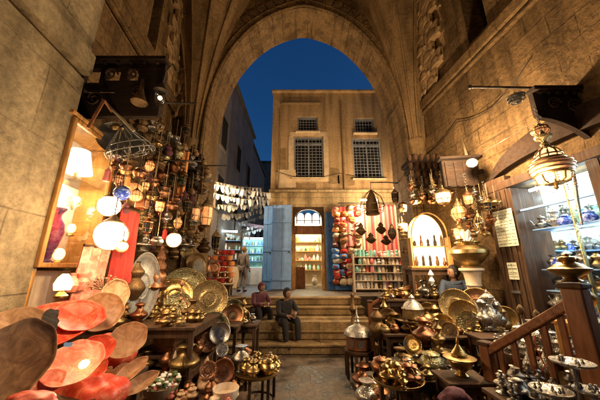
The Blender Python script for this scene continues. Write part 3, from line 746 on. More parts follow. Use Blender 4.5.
# wall lamps on the rear face of the gate that light the facade
for sg, lb in ((-1, 'iron wall lamp on the rear gate face by the alley'), (1, 'iron wall lamp on the rear gate face by the textiles')):
    t = thing('wall_lamp', lb, 'wall lamp', (XC+sg*3.12, YB+.75, 4.25))
    MB().ball((0,0,0), .10, 12).build('globe', M['warm'], t); MB().lathe([(.17,.06),(.10,.16),(.03,.2)], 12).build('cap', M['iron'], t)
    MB().bar((0,-.75,.2), (0,0,.2), .03).build('arm', M['iron'], t)
# ================================================================== GOODS: builders
def facing(px, py, up=0.0, side=0.0):
    """rotation that turns local +Z toward the viewer side, tipped up and sideways (radians)"""
    az = math.atan2(px-300, 260)
    n = Vector((-math.sin(az+side)*math.cos(up), -math.cos(az+side)*math.cos(up), math.sin(up)))
    return n.to_track_quat('Z', 'Y').to_euler()
def tray(px, py, Y, rp, mat, label, up=.25, side=0.0, mat2=None, deep=.12, group=None, name='brass_tray', oval=1.0):
    r = rp*mpp(px, py, Y); p = at(px, py, Y)
    t = thing(name, label, name.split('_')[-1], p, rot=facing(px, py, up, side), group=group)
    t.scale = (1, oval, 1)
    d = MB().lathe([(r*.02,-.004),(r*.78,-.004),(r*.84,r*deep*.5),(r*.99,r*deep),(r*.99,r*deep+.006),(r*.84,r*deep*.5+.010),(r*.76,.006),(r*.40,.006),(r*.38,.011),(r*.35,.006),(r*.01,.006)], 40)
    d.build('dish', M[mat], t, sharp=50)
    MB().torus((0,0,r*deep+.002), r*.99, max(.004, r*.035), n=40).build('rim', M[mat2 or mat], t)
    MB().lathe([(r*.30,.007),(r*.30,.012),(r*.27,.013),(r*.12,.013),(r*.10,.02),(r*.001,.022)], 24, flute=12, fl=.05).build('medallion', M[mat2 or mat], t)
    return t
PROF = {
 'jug': [(.30,0),(.34,.03),(.20,.08),(.30,.18),(.46,.34),(.44,.46),(.24,.60),(.15,.72),(.17,.82),(.26,.92),(.27,.94)],
 'vase': [(.22,0),(.26,.03),(.16,.08),(.30,.28),(.40,.48),(.36,.62),(.17,.78),(.14,.86),(.24,.97),(.26,1)],
 'gourd': [(.22,0),(.25,.04),(.36,.18),(.42,.32),(.30,.48),(.22,.55),(.30,.66),(.32,.74),(.18,.86),(.12,.95),(.16,1)],
 'pot': [(.34,0),(.38,.04),(.52,.25),(.56,.42),(.44,.62),(.34,.70),(.38,.76)],
 'lamp': [(.34,0),(.38,.04),(.16,.12),(.12,.22),(.24,.30),(.30,.40),(.14,.50),(.10,.62),(.22,.70),(.12,.78),(.08,.90),(.12,.96),(.02,1)],
 'bowl': [(.35,0),(.38,.05),(.62,.22),(.90,.55),(1.0,.78),(.97,.80),(.84,.56),(.5,.22),(.02,.15)],
}
def smooth_prof(p, k=3):
    out = []; n = len(p); g = lambda i: p[max(0, min(n-1, i))]
    for i in range(n-1):
        for s_ in range(k):
            t = s_/k; a, b, c, d = g(i-1), g(i), g(i+1), g(i+2)
            out.append(tuple(max(0 if q == 0 else -9, .5*((2*b[q])+(c[q]-a[q])*t+(2*a[q]-5*b[q]+4*c[q]-d[q])*t*t+(3*b[q]-a[q]-3*c[q]+d[q])*t**3)) for q in (0, 1)))
    return out+[p[-1]]
def vessel(p, h, mat, label, kind='jug', name=None, cat=None, group=None, rz=None, lid=True, handle=True, spout=True, mat2=None, w=1.0, finial=True):
    name = name or {'jug':'metal_jug','vase':'vase','gourd':'gourd_vase','pot':'cooking_pot','lamp':'candle_stand'}[kind]
    t = thing(name, label, cat or name.replace('_', ' '), p, rz if rz is not None else random.uniform(-1.2, 1.2), group=group)
    mm = M[mat]; m2 = M[mat2 or mat]
    pr_ = [(r*h*w, z*h) for r, z in PROF[kind]]
    MB().lathe(smooth_prof(pr_), 20).build('body', mm, t, sharp=50)
    top = PROF[kind][-1]
    if kind in ('jug', 'pot') and lid:
        r = top[0]*h*w; z = top[1]*h
        l = MB().lathe([(r*1.05,z),(r*1.0,z+.02*h),(r*.6,z+.09*h),(r*.15,z+.13*h)], 16).build('lid', m2, t)
        if finial: MB().lathe([(.03*h,z+.12*h),(.045*h,z+.16*h),(.02*h,z+.19*h),(.005*h,z+.24*h)], 10).build('finial', m2, l)
    if handle and kind in ('jug',):
        MB().tube([(.20*h*w,0,.86*h),(.42*h*w,0,.84*h),(.56*h*w,0,.66*h),(.54*h*w,0,.46*h),(.44*h*w,0,.36*h)], .02*h, 6).build('handle', m2, t)
    if spout and kind in ('jug',):
        MB().tube([(-.40*h*w,0,.34*h),(-.56*h*w,0,.46*h),(-.60*h*w,0,.66*h),(-.72*h*w,0,.80*h)], [.05*h,.035*h,.022*h,.018*h], 8).build('spout', mm, t)
    if kind == 'pot' and handle:
        for s in (-1, 1): MB().torus((s*.58*h*w,0,.5*h), .09*h, .018*h, M=None, n=12, k=6).build('handle', m2, t)
    return t
def chain_to(t, dz, mat='iron'):
    mb = MB(); n = max(2, int(dz/.05))
    for i in range(n):
        Mx = Matrix.Translation((0,0,i*dz/n+.02)) @ Euler((PI/2, 0, (i % 2)*PI/2)).to_matrix().to_4x4()
        mb.torus((0,0,0), .017, .005, Mx, 8, 4)
    mb.cyl((0,0,0),(0,0,dz), .004, n=5); mb.build('chain', M[mat], t)
def lantern(px, py, Y, wp, hp, label, metal_='brass', lit='warm', style='hex', chain=.5, name='hanging_lantern', cat='lantern', group=None, bars=6):
    """px,py = centre of the lantern body in the photo, wp/hp = full width/height in photo pixels"""
    k = mpp(px, py, Y); w = wp*k; h = hp*k; c = at(px, py, Y); base = c-Vector((0,0,h/2))
    t = thing(name, label, cat, base, random.random(), group=group); mm = M[metal_]; r = w/2
    n = {'hex':6,'oct':8,'round':20,'onion':20}[style]
    if style == 'onion':
        bp = [(r*.25,h*.16),(r*.7,h*.26),(r*.98,h*.42),(r*.9,h*.56),(r*.5,h*.68)]
    elif style == 'round':
        bp = [(r*.5,h*.15),(r*.9,h*.28),(r*.95,h*.44),(r*.75,h*.62)]
    else:
        bp = [(r*.62,h*.16),(r*.88,h*.34),(r*.88,h*.62)]
    g = MB().lathe(bp, n).build('glass_body', M[lit], t, sharp=20)
    cg = MB()
    for i in range(n if n < 10 else bars*2):
        a = 2*PI*i/(n if n < 10 else bars*2)
        cg.tube([(q*1.03*math.cos(a), q*1.03*math.sin(a), z) for q, z in bp], max(.004, r*.045), 5)
    for q, z in (bp[0], bp[len(bp)//2], bp[-1]): cg.torus((0,0,z), q*1.03, max(.005, r*.06), n=24, k=6)
    cg.build('cage', mm, t)
    z0 = bp[-1][1]; q = bp[-1][0]
    MB().lathe([(q*1.2,z0),(q*1.22,z0+.02*h),(q*.95,z0+.08*h),(q*.55,z0+.17*h),(q*.30,z0+.20*h),(q*.34,z0+.24*h),(q*.14,z0+.29*h),(q*.05,h*.97)], max(n, 12)).build('dome', mm, t)
    MB().lathe([(.004,0),(r*.10,h*.03),(r*.16,h*.07),(r*.10,h*.10),(bp[0][0]*.8,h*.14),(bp[0][0]*1.08,h*.165)], 14).build('base_drop', mm, t)
    o = MB().torus((0,0,h), max(.01, r*.14), .004, Euler((PI/2,0,0)).to_matrix().to_4x4(), 10, 5)
    for i in range(len(o.v)): pass
    # ring re-centred at the top
    o = MB(); o.torus((0,0,0), max(.012, r*.12), .004, Matrix.Translation((0,0,h*.98)) @ Euler((PI/2,0,0)).to_matrix().to_4x4(), 10, 5); o.build('ring', mm, t)
    if chain:
        mb = MB(); nn = int(chain/.045)
        for i in range(nn):
            Mx = Matrix.Translation((0,0,h+.02+i*chain/nn)) @ Euler((PI/2, 0, (i % 2)*PI/2)).to_matrix().to_4x4(); mb.torus((0,0,0), .016, .0045, Mx, 7, 4)
        mb.build('chain', M['iron'], t)
    return t
def globe(px, py, Y, rp, label, mat='globe', chain=.4, cage=True):
    k = mpp(px, py, Y); r = rp*k; c = at(px, py, Y); t = thing('globe_lamp', label, 'lamp', c)
    MB().ball((0,0,0), r, 24).build('globe', M[mat], t)
    MB().lathe([(r*.62,r*.82),(r*.66,r*.88),(r*.30,r*1.15),(r*.12,r*1.4)], 18).build('cap', M['bronze'], t)
    if cage:
        mb = MB()
        for i in range(6):
            a = PI*i/6; mb.torus((0,0,0), r*1.06, .0025, Euler((PI/2, 0, a)).to_matrix().to_4x4(), 28, 5)
        mb.torus((0,0,0), r*1.06, .003); mb.build('wire_cage', M['bronze'], t)
    mb = MB(); mb.cyl((0,0,r*1.3),(0,0,r*1.3+chain), .006, n=6); mb.build('hanging_rod', M['iron'], t)
    return t
def hookah(p, h, label, mat='silver', tray_=True, group=None):
    t = thing('water_pipe', label, 'water pipe', p, random.random()*6, group=group)
    H = h
    MB().lathe([(.15*H*.6,0),(.17*H*.6,.01*H),(.20*H*.6,.05*H),(.19*H*.6,.12*H),(.10*H*.6,.22*H),(.05*H*.6,.30*H),(.06*H*.6,.32*H)], 20).build('vase', M[mat+'e' if mat+'e' in M else mat], t)
    MB().lathe([(.025*H,.32*H),(.035*H,.36*H),(.018*H,.40*H),(.03*H,.46*H),(.045*H,.50*H),(.02*H,.55*H),(.016*H,.62*H),(.035*H,.66*H),(.016*H,.70*H),(.016*H,.78*H)], 14).build('stem', M[mat], t)
    if tray_: MB().lathe([(.02*H,.775*H),(.15*H,.785*H),(.17*H,.80*H),(.165*H,.805*H),(.14*H,.79*H),(.02*H,.785*H)], 24).build('ash_tray', M[mat], t)
    MB().lathe([(.02*H,.79*H),(.02*H,.84*H),(.05*H,.87*H),(.055*H,.92*H),(.03*H,.97*H),(.008*H,1.0*H)], 16).build('bowl', M['bronze'] if mat == 'silver' else M['copper'], t)
    MB().tube([(.02*H,0,.5*H),(.14*H,0,.56*H),(.22*H,.05*H,.40*H),(.20*H,.12*H,.15*H),(.26*H,.10*H,.05*H)], .010*H, 6).build('hose', M['red'], t)
    return t
def table_(x, y, z0, w, d, h, label, mat='wood', rz=0, name='wooden_table', top=.035):
    t = thing(name, label, 'table', (x, y, z0), rz)
    MB().box((0,0,h-top/2), (w, d, top)).build('table_top', M[mat], t, bevel=.006)
    MB().box((0,0,h-top-.045), (w-.08, d-.08, .08)).build('apron', M[mat], t)
    for sx in (-1, 1):
        for sy in (-1, 1): MB().box((sx*(w/2-.05), sy*(d/2-.05), (h-top)/2), (.05,.05,h-top-.002)).build('leg', M[mat], t, bevel=.005)
    return t

# ================================================================== LEFT: case, canopy, lamps
# lit display case set against the recessed wall
A = onL(75, 120); B = onL(112, 155); cz0, cz1 = 1.74, A.z
c0 = wallpt(LA, 2.64); c1 = wallpt(LA, 3.50); mid = (c0+c1)/2; W = (c1-c0).length; D = .36; Hc = cz1-cz0
rzL = math.atan2(uL.y, uL.x)-PI/2      # local +Y runs along the wall
case = thing('display_case', 'lit wooden display case with glass door against the pale pier', 'display case', (mid.x, mid.y, cz0), rzL)
MB().box((-D+.01, 0, Hc/2), (.02, W, Hc)).build('back_board', M['white'], case)
mb = MB()
for s in (-1, 1): mb.box((-D/2, s*(W/2-.012), Hc/2), (D-.03, .022, Hc-.06))
mb.box((-D/2, 0, .012), (D-.03, W-.05, .022)); mb.box((-D/2, 0, Hc-.012), (D-.03, W-.05, .022)); mb.build('carcass', M['oak'], case)
fr = MB(); fw = .05
for s in (-1, 1): fr.box((.02, s*(W/2-fw/2+.01), Hc/2), (.05, fw, Hc+.04))
fr.box((.02, 0, Hc-fw/2+.02), (.05, W-2*fw+.02, fw)); fr.box((.02, 0, fw/2-.02), (.05, W-2*fw+.02, fw))
d_ = fr.build('glass_door', M['oak'], case, bevel=.01)
MB().box((.015, 0, Hc/2), (.004, W-2*fw+.03, Hc-2*fw+.03)).build('pane', M['glass'], d_)
MB().box((-D/2, 0, Hc*.62), (D-.06, W-.06, .012)).build('shelf', M['glass'], case)
MB().box((-D/2, 0, Hc+.055), (D+.10, W+.12, .05)).build('cornice', M['oak'], case, bevel=.012)
def incase(dx, dy, z):  # point in case coordinates
    return Matrix.Translation(case.location) @ Matrix.Rotation(rzL, 4, 'Z') @ Vector((dx, dy, z))
tag(MB().lathe([(.06,0),(.065,.02),(.035,.05),(.06,.15),(.10,.34),(.09,.42),(.045,.50),(.04,.54),(.075,.60),(.08,.615)], 24).build('porcelain_vase', M['indigo'], loc=incase(-.13,-.13,.03)), 'tall indigo and white vase inside the lit case', 'vase')
t = thing('shade_lamp', 'pale cone shade lamp on the upper shelf of the lit case', 'lamp', incase(-.17,.05,Hc*.62+.012))
MB().lathe([(.06,0),(.065,.01),(.02,.04),(.02,.14)], 14).build('foot', M['brass'], t); MB().lathe([(.17,.12),(.10,.42)], 24).build('shade', M['casel'], t)
for (dy, z, r, lb) in ((.06,.03,.055,'small glowing amber lamp low in the lit case'), (.16,.36,.045,'small glowing amber lamp higher in the lit case')):
    t = thing('amber_lamp', lb, 'lamp', incase(-.15, dy, z)); MB().lathe([(r*.8,0),(r,.01),(r*.3,.04)], 12).build('foot', M['brass'], t); MB().ball((0,0,.05+r), r, 14, (1,1,1.3)).build('bulb_glass', M['flame'], t)
mb = MB()
for i in range(9):
    a = PI*i/9; mb.tube([(0, 0, 0), (0, .10*math.cos(a), .04+.14*math.sin(a)), (0, .17*math.cos(a), .02+.12*math.sin(a))], .003, 5)
tag(mb.build('dried_spray', M['rope'], loc=incase(-.10, .02, Hc*.40)), 'thin dried spray hanging under the shelf of the lit case', 'dried flower')
table_(0,0,0,.1,.1,.1,'x') if False else None

# carved wooden canopy board projecting from the wall
def carved_board(x0, x1, y, z0, z1, label, arch_bottom, flip):
    t = thing('carved_bracket', label, 'bracket', (x0, y, z0)); w = x1-x0; h = z1-z0
    holes = [(w*.12, w*.30, h*.58, h*.84), (w*.36, w*.52, h*.62, h*.84), (w*.60, w*.72, h*.62, h*.86), (w*.16, w*.50, h*.40, h*.47)] if not flip else [(w*.25, w*.45, h*.62, h*.84), (w*.52, w*.70, h*.66, h*.84)]
    mb = MB()
    if arch_bottom:
        n = 16; poly = [(w, h), (0, h)]
        poly += [(0, h*.62)]
        for i in range(n+1):
            a = PI/2*i/n; poly.append((w*.06+w*.86*(math.sin(a)), h*.58-h*.58*(1-math.cos(a))**.8))
        poly += [(w, 0)]
        poly = poly[::-1]
        mb.prism(poly, .07)
    else:
        grid_wall(mb, 0, w, 0, h, holes, .07, (0,0,0), (1,0,0), (0,-1,0))
    b = mb.build('board', M['wooddk'], t, sharp=30)
    fr = MB(); fr.box((w/2,-.012,h-.03),(w+.06,.14,.06)); 
    for k in range(7): fr.ball((w*(k+.5)/7, -.05, h-.09), .026, 8)
    fr.build('top_moulding', M['wooddk'], t, bevel=.008)
    sc = MB()
    for (cx, cz, r) in ((w*.42,h*.72,.10),(w*.66,h*.72,.09),(w*.30,h*.28,.11),(w*.75,h*.42,.08)) if not arch_bottom else ((w*.3,h*.78,.09),(w*.62,h*.74,.10),(w*.85,h*.5,.07)):
        pt = [(cx+r*(1-i/22)*math.cos(i*.6), -.015, cz+r*(1-i/22)*math.sin(i*.6)) for i in range(20)]
        sc.tube(pt, .014, 5)
    sc.build('scrollwork', M['wood'], t)
    mb = MB()
    for k in range(int(h/.09)): mb.ball((w if arch_bottom else 0, -.01, .05+k*.09), .035, 8)
    mb.build('beading', M['wooddk'], t)
    return t
cb_ = at(165, 70, 2.95)
carved_board(-3.06, cb_.x, 2.95, at(120,116,2.95).z, at(120,60,2.95).z, 'dark carved openwork canopy board above the lit case', False, False)
# its lamp arms and drops
t = thing('canopy_lamp', 'small dark lamp with a clear jar hanging off the end of the canopy board', 'lamp', at(159, 104, 2.9))
MB().lathe([(.04,0),(.07,.05),(.075,.12),(.05,.17)], 14).build('jar', M['glass'], t); MB().ball((0,0,.09), .028, 10).build('bulb', M['warm'], t); MB().lathe([(.05,.17),(.09,.19),(.05,.25),(.02,.32)], 14).build('cap', M['iron'], t)
MB().tube([(0,0,.3),(.02,0,.5),(.10,0,.62),(.16,0,.5)], .012, 6).build('arm', M['iron'], t)
tag(MB().lathe([(.08,0),(.10,.02),(.07,.08),(.03,.2),(.02,.36)], 16).build('metal_bell', M['bronze'], loc=at(139, 104, 2.85)), 'tapering bronze bell hanging in front of the canopy board', 'bell')
for (px, py, Y, sc, lb) in ((95, 112, 2.7, 1, 'worn red painted strut under the canopy board'), ):
    a = at(88,128,2.72); b = at(104,100,2.75); c = at(112,112,2.95)
    tag(MB().bar(a, b, .02, .03).bar(b, c, .02, .02).build('painted_strut', M['woodr']), lb, 'strut')
a = at(106,103,2.9); b = at(134,131,3.0); tag(MB().cyl(a, b, .018).build('slanted_rod', M['rope']), 'pale slanted rod below the canopy board', 'rod')
# iron hanging rails
rail_z = at(140, 118, 3.4).z
rl = thing('hanging_rail', 'iron rail with hooks carrying lamps beside the lit case', 'rail', (0,0,0))
a = wallpt(LA+.02, 3.0); MB().tube([(a.x-.3,3.0,rail_z),(a.x+1.25,3.05,rail_z)], .014, 6).build('rod', M['iron'], rl)
MB().tube([(-2.75,4.2,3.55),(-1.75,4.25,3.55)], .014, 6).build('rod', M['iron'], rl); MB().tube([(-2.9,5.3,3.9),(-1.6,5.3,3.9)], .014, 6).build('rod', M['iron'], rl)
MB().tube([(-2.5,2.9,rail_z),(-2.7,4.2,3.55),(-2.8,5.3,3.9)], .012, 6).build('rod', M['iron'], rl)

globe(111, 235, 2.75, 14.5, 'large white glowing globe lamp beside the display case')
globe(109, 206, 2.85, 10, 'white glowing globe lamp just above the largest globe')
globe(136, 196, 3.1, 6, 'dim orange glass globe lamp near the indigo ball', 'warmlow')
globe(122, 247, 2.7, 5.5, 'small amber ball hanging under the largest globe', 'warmlow', .1, False)
globe(174, 240, 3.6, 7, 'small glaring lamp in front of the copper stand', 'warm', .3)
globe(134, 190, 3.3, 7.5, 'amber glass ball behind the indigo ball', 'warmlow', .5, False)
t = thing('indigo_ball', 'dark indigo glass ball hanging by the white globes', 'ornament', at(122, 193, 2.8)); MB().ball((0,0,0), .085, 18).build('ball', M['indigo'], t); MB().cyl((0,0,.08),(0,0,.5), .005, n=6).build('cord', M['rope'], t)
# big wire ring chandelier
cc = at(131, 150, 3.25); ch = thing('ring_chandelier', 'wide wire ring chandelier below the canopy board', 'chandelier', cc, .3, rot=(R(24), R(-14), 0))
MB().torus((0,0,0), .28, .008, n=40).torus((0,0,.09), .22, .006, n=40).torus((0,0,-.08), .18, .006, n=36).build('ring', M['steel'], ch)
mb = MB()
for i in range(12): a = 2*PI*i/12; mb.tube([(.30*math.cos(a),.30*math.sin(a),0),(.24*math.cos(a),.24*math.sin(a),.09),(.10*math.cos(a),.10*math.sin(a),.25),(0,0,.34)], .006, 5)
mb.build('spoke', M['steel'], ch)
mb = MB()
for i in range(10): a = 2*PI*i/10; mb.lathe([(.015,-.09),(.035,-.06),(.04,0),(.035,.02)], 10, Matrix.Translation((.27*math.cos(a),.27*math.sin(a),0)))
mb.build('oil_cup', M['glass'], ch)
ch2 = thing('pan_rack', 'flat steel dish hung above the ring chandelier', 'dish', at(120,140,3.25), rot=facing(120,140,.2)); MB().lathe([(.01,0),(.22,0),(.26,.04),(.27,.045),(.21,.012),(.01,.01)], 30).build('dish', M['steel'], ch2)

# hanging goods on the wall behind the case
HG = [ # px,py,Y,w,h,metal,lit,style,label
 (170,178,4.6,11,26,'bronze','greeng','hex','green glass lantern hanging under the carved corbel'),
 (183,178,4.9,8,24,'bronze','greeng','hex','narrow green lantern behind the wider green lantern'),
 (160,125,3.4,8,20,'brass','glass','onion','clear glass lantern close to the end of the canopy'),
 (186,130,4.8,7,17,'bronze','darkgl','hex','little dark lantern against the wall above the green lantern'),
 (150,165,3.5,9,20,'copper','warmlow','onion','copper lantern with amber glass beside the ring chandelier'),
 (196,212,5.2,9,26,'brasse','warmlow','hex','slim engraved brass lantern in front of the gate jamb'),
 (207,212,5.5,12,40,'brasse','warmlow','hex','tall openwork brass lantern on the gate jamb by the bunting'),
 (216,240,5.6,9,26,'brasse','darkgl','oct','brass lantern low on the gate jamb near the red basket stack'),
 (187,205,4.4,9,20,'bronze','darkgl','oct','dark octagonal lantern between copper stand and gate jamb'),
 (160,205,3.6,9,20,'copper','warmlow','hex','hexagonal copper lantern beside the red cloth'),
 (178,222,4.0,8,20,'brass','warmlow','onion','onion shaped brass lantern above the glaring lamp'),
 (148,225,3.3,9,22,'copper','darkgl','hex','dark glazed copper lantern above the grey oval tray'),
 (118,178,3.0,9,18,'copper','warmlow','round','round copper lamp over the indigo ball'),
 (146,185,3.5,7,16,'bronze','warmlow','hex','tiny bronze lantern behind the amber balls'),
 (198,165,5.6,7,18,'bronze','darkgl','hex','slender dark lantern directly below the carved corbel'),
]
for a in HG: lantern(a[0],a[1],a[2],a[3],a[4],a[8],a[5],a[6],a[7],chain=.35)
HP = [(140,172,3.3,.16,'copper','pot','small copper pot hanging beside the ring chandelier'),(126,165,3.1,.13,'copper','pot','copper pot hanging just under the ring chandelier'),
 (155,182,3.6,.15,'copper','gourd','copper gourd bottle hanging between two lanterns'),(165,192,3.8,.16,'coppere','jug','copper jug hanging near the red cloth'),
 (172,205,4.0,.17,'copper','pot','round copper kettle body hanging over the brass onion lantern'),(183,165,4.5,.14,'bronze','gourd','bronze gourd flask beside the green lantern'),
 (152,196,3.4,.12,'brass','pot','small brass pot hanging behind the hexagonal copper lantern'),(190,232,4.6,.2,'bronze','vase','bronze vase shape hanging near the gate jamb'),
 (206,170,5.7,.2,'bronze','pot','dark pot tucked under the carved corbel'),(166,218,3.7,.14,'silver','jug','small silver jug hanging by the glaring lamp'),
 (157,240,3.4,.14,'silver','pot','silver cup hanging over the copper stand'),(114,165,3.0,.11,'copper','gourd','copper flask hanging at the corner of the lit case')]
for px,py,Y,h,mt,kd,lb in HP:
    p = at(px,py,Y); t = vessel(p-Vector((0,0,h/2)), h, mt, lb, kd, name='hanging_'+{'pot':'pot','gourd':'flask','jug':'jug','vase':'vase'}[kd], cat=kd)
    MB().cyl((0,0,h*.9),(0,0,h+.4), .004, n=5).build('cord', M['rope'], t)
lw2 = [(108,172,2.95,'pink'),(128,178,3.2,'orange'),(142,200,3.3,'orange'),(165,232,3.9,'red')]
for i,(px,py,Y,mt) in enumerate(lw2):
    p = at(px,py,Y); t = thing('tassel', ['pink tassel at the corner of the lit case','orange tassel above the indigo ball','orange tassel beside the red cloth','red tassel near the glaring lamp'][i], 'tassel', p)
    MB().lathe([(.035,-.12),(.04,-.1),(.03,-.02),(.035,0),(.02,.03),(.004,.05)], 12, flute=6, fl=.1).build('fringe', M[mt], t); MB().cyl((0,0,.04),(0,0,.3), .004, n=5).build('cord', M['rope'], t)
tag(MB().box((0,0,0),(.13,.10,.12)).build('copper_box', M['copper'], bevel=.012, loc=at(142,204,3.2)), 'square copper box lamp above the red cloth', 'box')
# wavy red cloth hung beside the case
def hanging(px0,px1,pyt,pyb,Y0,Y1,mat,label,name='hanging_cloth',cat='cloth',folds=5,amp=.03,trim=None):
    a = at(px0,pyt,Y0); b = at(px1,pyt,Y1); zb = at((px0+px1)/2,pyb,(Y0+Y1)/2).z
    t = thing(name, label, cat, (a.x,a.y,a.z)); d = Vector((b.x-a.x,b.y-a.y,0)); L = d.length; d.normalize(); n = Vector((-d.y,d.x,0)); H = a.z-zb
    nx, nz = 36, 16; vs = []; fs = []
    for side in (0, .012):
        for j in range(nz+1):
            for i in range(nx+1):
                u = i/nx; v = j/nz; o = amp*math.sin(u*folds*2*PI+1.5*math.sin(v*2.2))*(.4+.6*v)+side
                vs.append(d*(u*L)+n*o+Vector((0,0,-H*v)))
    m = (nx+1)*(nz+1)
    for j in range(nz):
        for i in range(nx):
            q = j*(nx+1)+i; fs.append((q,q+1,q+nx+2,q+nx+1)); fs.append((m+q+nx+1,m+q+nx+2,m+q+1,m+q))
    MB().add(vs,fs).build('cloth', M[mat], t, sharp=70)
    MB().cyl((0,0,.01),tuple(d*L+Vector((0,0,.01))),.014).build('hanging_bar', M['wood'], t)
    if trim: MB().cyl((0,0,-H),tuple(d*L+Vector((0,0,-H))),.018).build('trim', M[trim], t)
    return t
hanging(122,141,208,322,3.25,3.6,'red','long red cloth hanging behind the white globe','hanging_cloth',folds=2.5)
hanging(84,112,246,300,2.75,3.1,'pinkal','pink marbled cloth under the white globe','hanging_cloth',folds=3)
hanging(180,190,150,200,4.9,5.0,'orange','narrow orange cloth strip behind the green lanterns','hanging_cloth',folds=2)

# wooden shelves and tables that carry the near goods
def slab_table(x0,x1,y0,y1,z,label,mat='wood'):
    return table_((x0+x1)/2,(y0+y1)/2,0,x1-x0,y1-y0,z,label,mat)
slab_table(-2.5,-1.26,1.25,2.45,.93,'dark table under the red and pink hide shades')
slab_table(-2.6,-1.2,3.25,4.35,1.06,'dark table holding the copper stand and box')
slab_table(-1.75,-.55,2.0,3.2,.45,'low table covered with alabaster horns and bowls')
slab_table(-1.95,-.95,4.35,5.1,.86,'small dark counter under the leaning brass trays')
# lit lamp in the lower alcove and shades around it
t = thing('orange_lamp', 'glowing orange lamp below the display case', 'lamp', at(62,290,1.80)); t.scale = (.5,.5,.6)
MB().lathe([(.07,-.08),(.08,-.06),(.03,-.02),(.03,.02)], 14).build('foot', M['brass'], t); MB().lathe([(.085,.0),(.10,.06),(.07,.13),(.03,.17)], 18).build('glass_shade', M['flame'], t)
t = thing('low_display_shelf', 'glazed wooden shelf box under the lit display case', 'shelf', (mid.x-.14, mid.y, 1.02), rzL)
MB().box((-.1,0,.34),(.02,W,.66)).build('back_board', M['cream'], t)
for s in (-1,1): MB().box((0,s*W/2,.34),(.28,.04,.68)).build('end_panel', M['oak'], t, bevel=.005)
MB().box((0,0,.02),(.28,W-.05,.035)).build('shelf', M['oak'], t)
tag(MB().lathe([(.05,0),(.07,.06),(.05,.12),(.02,.15),(.03,.18)],14).build('pink_bottle', M['pinkal'], loc=at(69,292,2.7)), 'pink bottle beside the glowing orange lamp', 'bottle')
tag(MB().lathe([(.05,0),(.07,.08),(.04,.12),(.05,.16)],14).build('pink_bottle', M['pinkal'], loc=at(80,290,2.8)), 'second pink bottle nearer the pink marbled cloth', 'bottle')
# dried flower bunch
def bunch(px,py,Y,s,mat,label,n=60,name='dried_flower_bunch'):
    rnd = random.Random(int(px)); mb = MB()
    for i in range(n):
        a = rnd.uniform(0,2*PI); e = rnd.uniform(.1,1.2); d = Vector((math.cos(a)*math.cos(e),math.sin(a)*math.cos(e),math.sin(e)))*s*rnd.uniform(.6,1)
        mb.cyl((0,0,0),d,.0025,n=4); mb.ball(d,s*.07*rnd.uniform(.6,1.4),6,(1,1,.7))
    return tag(mb.build(name,M[mat],loc=at(px,py,Y)),label,'dried flowers')
bunch(103,290,2.7,.15,'hide','brown dried flower bunch under the pink marbled cloth')

def plate(px,py,Y,rx,ry,mat,label,roll=0,up=.2,side=0,name='stone_plate',cat='plate',dome=.22,thick=.018,group=None):
    k = mpp(px,py,Y); p = at(px,py,Y); e = facing(px,py,up,side)
    q = e.to_matrix().to_4x4() @ Matrix.Rotation(roll,4,'Z') @ Matrix.Diagonal((rx*k,ry*k,(rx+ry)*k/2,1))
    mb = MB(); pr_ = [(.001,-dome),( .3,-dome*.93),(.6,-dome*.68),(.85,-dome*.3),(1.0,0),(1.01,.03),(1.0,.055),(.95,.045),(.92,.0),(.82,-dome*.20),(.55,-dome*.52),(.34,-dome*.74),(.15,-dome*.83),(.001,-dome*.86)]
    pr_ = [(r,z+dome) for r,z in pr_]; vs_ = MB().lathe(pr_,56,flute=7,fl=.02)
    ph = random.uniform(0,6)
    for v in vs_.v:
        a_ = math.atan2(v.y,v.x); r_ = math.hypot(v.x,v.y); v.z += .02*r_*r_*math.sin(3*a_+ph)+.012*r_*math.sin(7*a_+ph*2); f_ = 1+.012*r_*math.sin(5*a_+ph); v.x *= f_; v.y *= f_
    mb.add(vs_.v,vs_.f,q)
    return tag(mb.build(name,M[mat],sharp=50,loc=p),label,cat,group)
plate(52,328,1.95,36,24,'redal','wide red marbled hide dish touching the big brown leather dish',roll=.35,up=.75,name='hide_dish',cat='dish')
plate(79,318,2.05,22,17,'redal','red marbled hide dish beneath the glowing orange lamp',roll=-.3,up=.75,name='hide_dish',cat='dish')
plate(73,366,1.75,27,22,'pinkal','pink marbled hide dish in the middle of the heap',roll=.7,up=.9,name='hide_dish',cat='dish')
plate(96,350,1.95,16,13,'redal','small red hide dish next to the tan plates',roll=.2,up=.4,name='hide_dish',cat='dish')
plate(40,388,1.6,20,12,'pinkal','pink hide dish low beside the big brown leather dish',roll=.5,up=.4,name='hide_dish',cat='dish')
plate(101,312,2.3,19,18,'alab','tan marbled stone plate leaning nearest the orange lamp',up=.25)
plate(115,296,2.6,12,16,'alab','brown edged stone plate behind the tan marbled plates',up=.25)
plate(127,340,2.3,18,15,'alab','wide tan stone plate leaning by the copper box',roll=.5,up=.3)
for i,(px,py,ro,lb) in enumerate(((112,380,.7,'folded tan hide slipper pointing out of the heap'),(130,372,.6,'tan marbled slab lying among the slippers'),(96,386,.9,'curled tan hide piece near the sack'),(140,384,.4,'tan hide slipper beside the alabaster horns'))):
    plate(px,py,2.15,17,7,'alab' if i%2 else 'sack',lb,roll=ro,up=.5,name='hide_slipper',cat='slipper',dome=.4)
plate(98,366,1.95,8,10,'redal','little red hide scrap between dishes',roll=.2,up=.4,name='hide_scrap',cat='scrap',dome=.3)
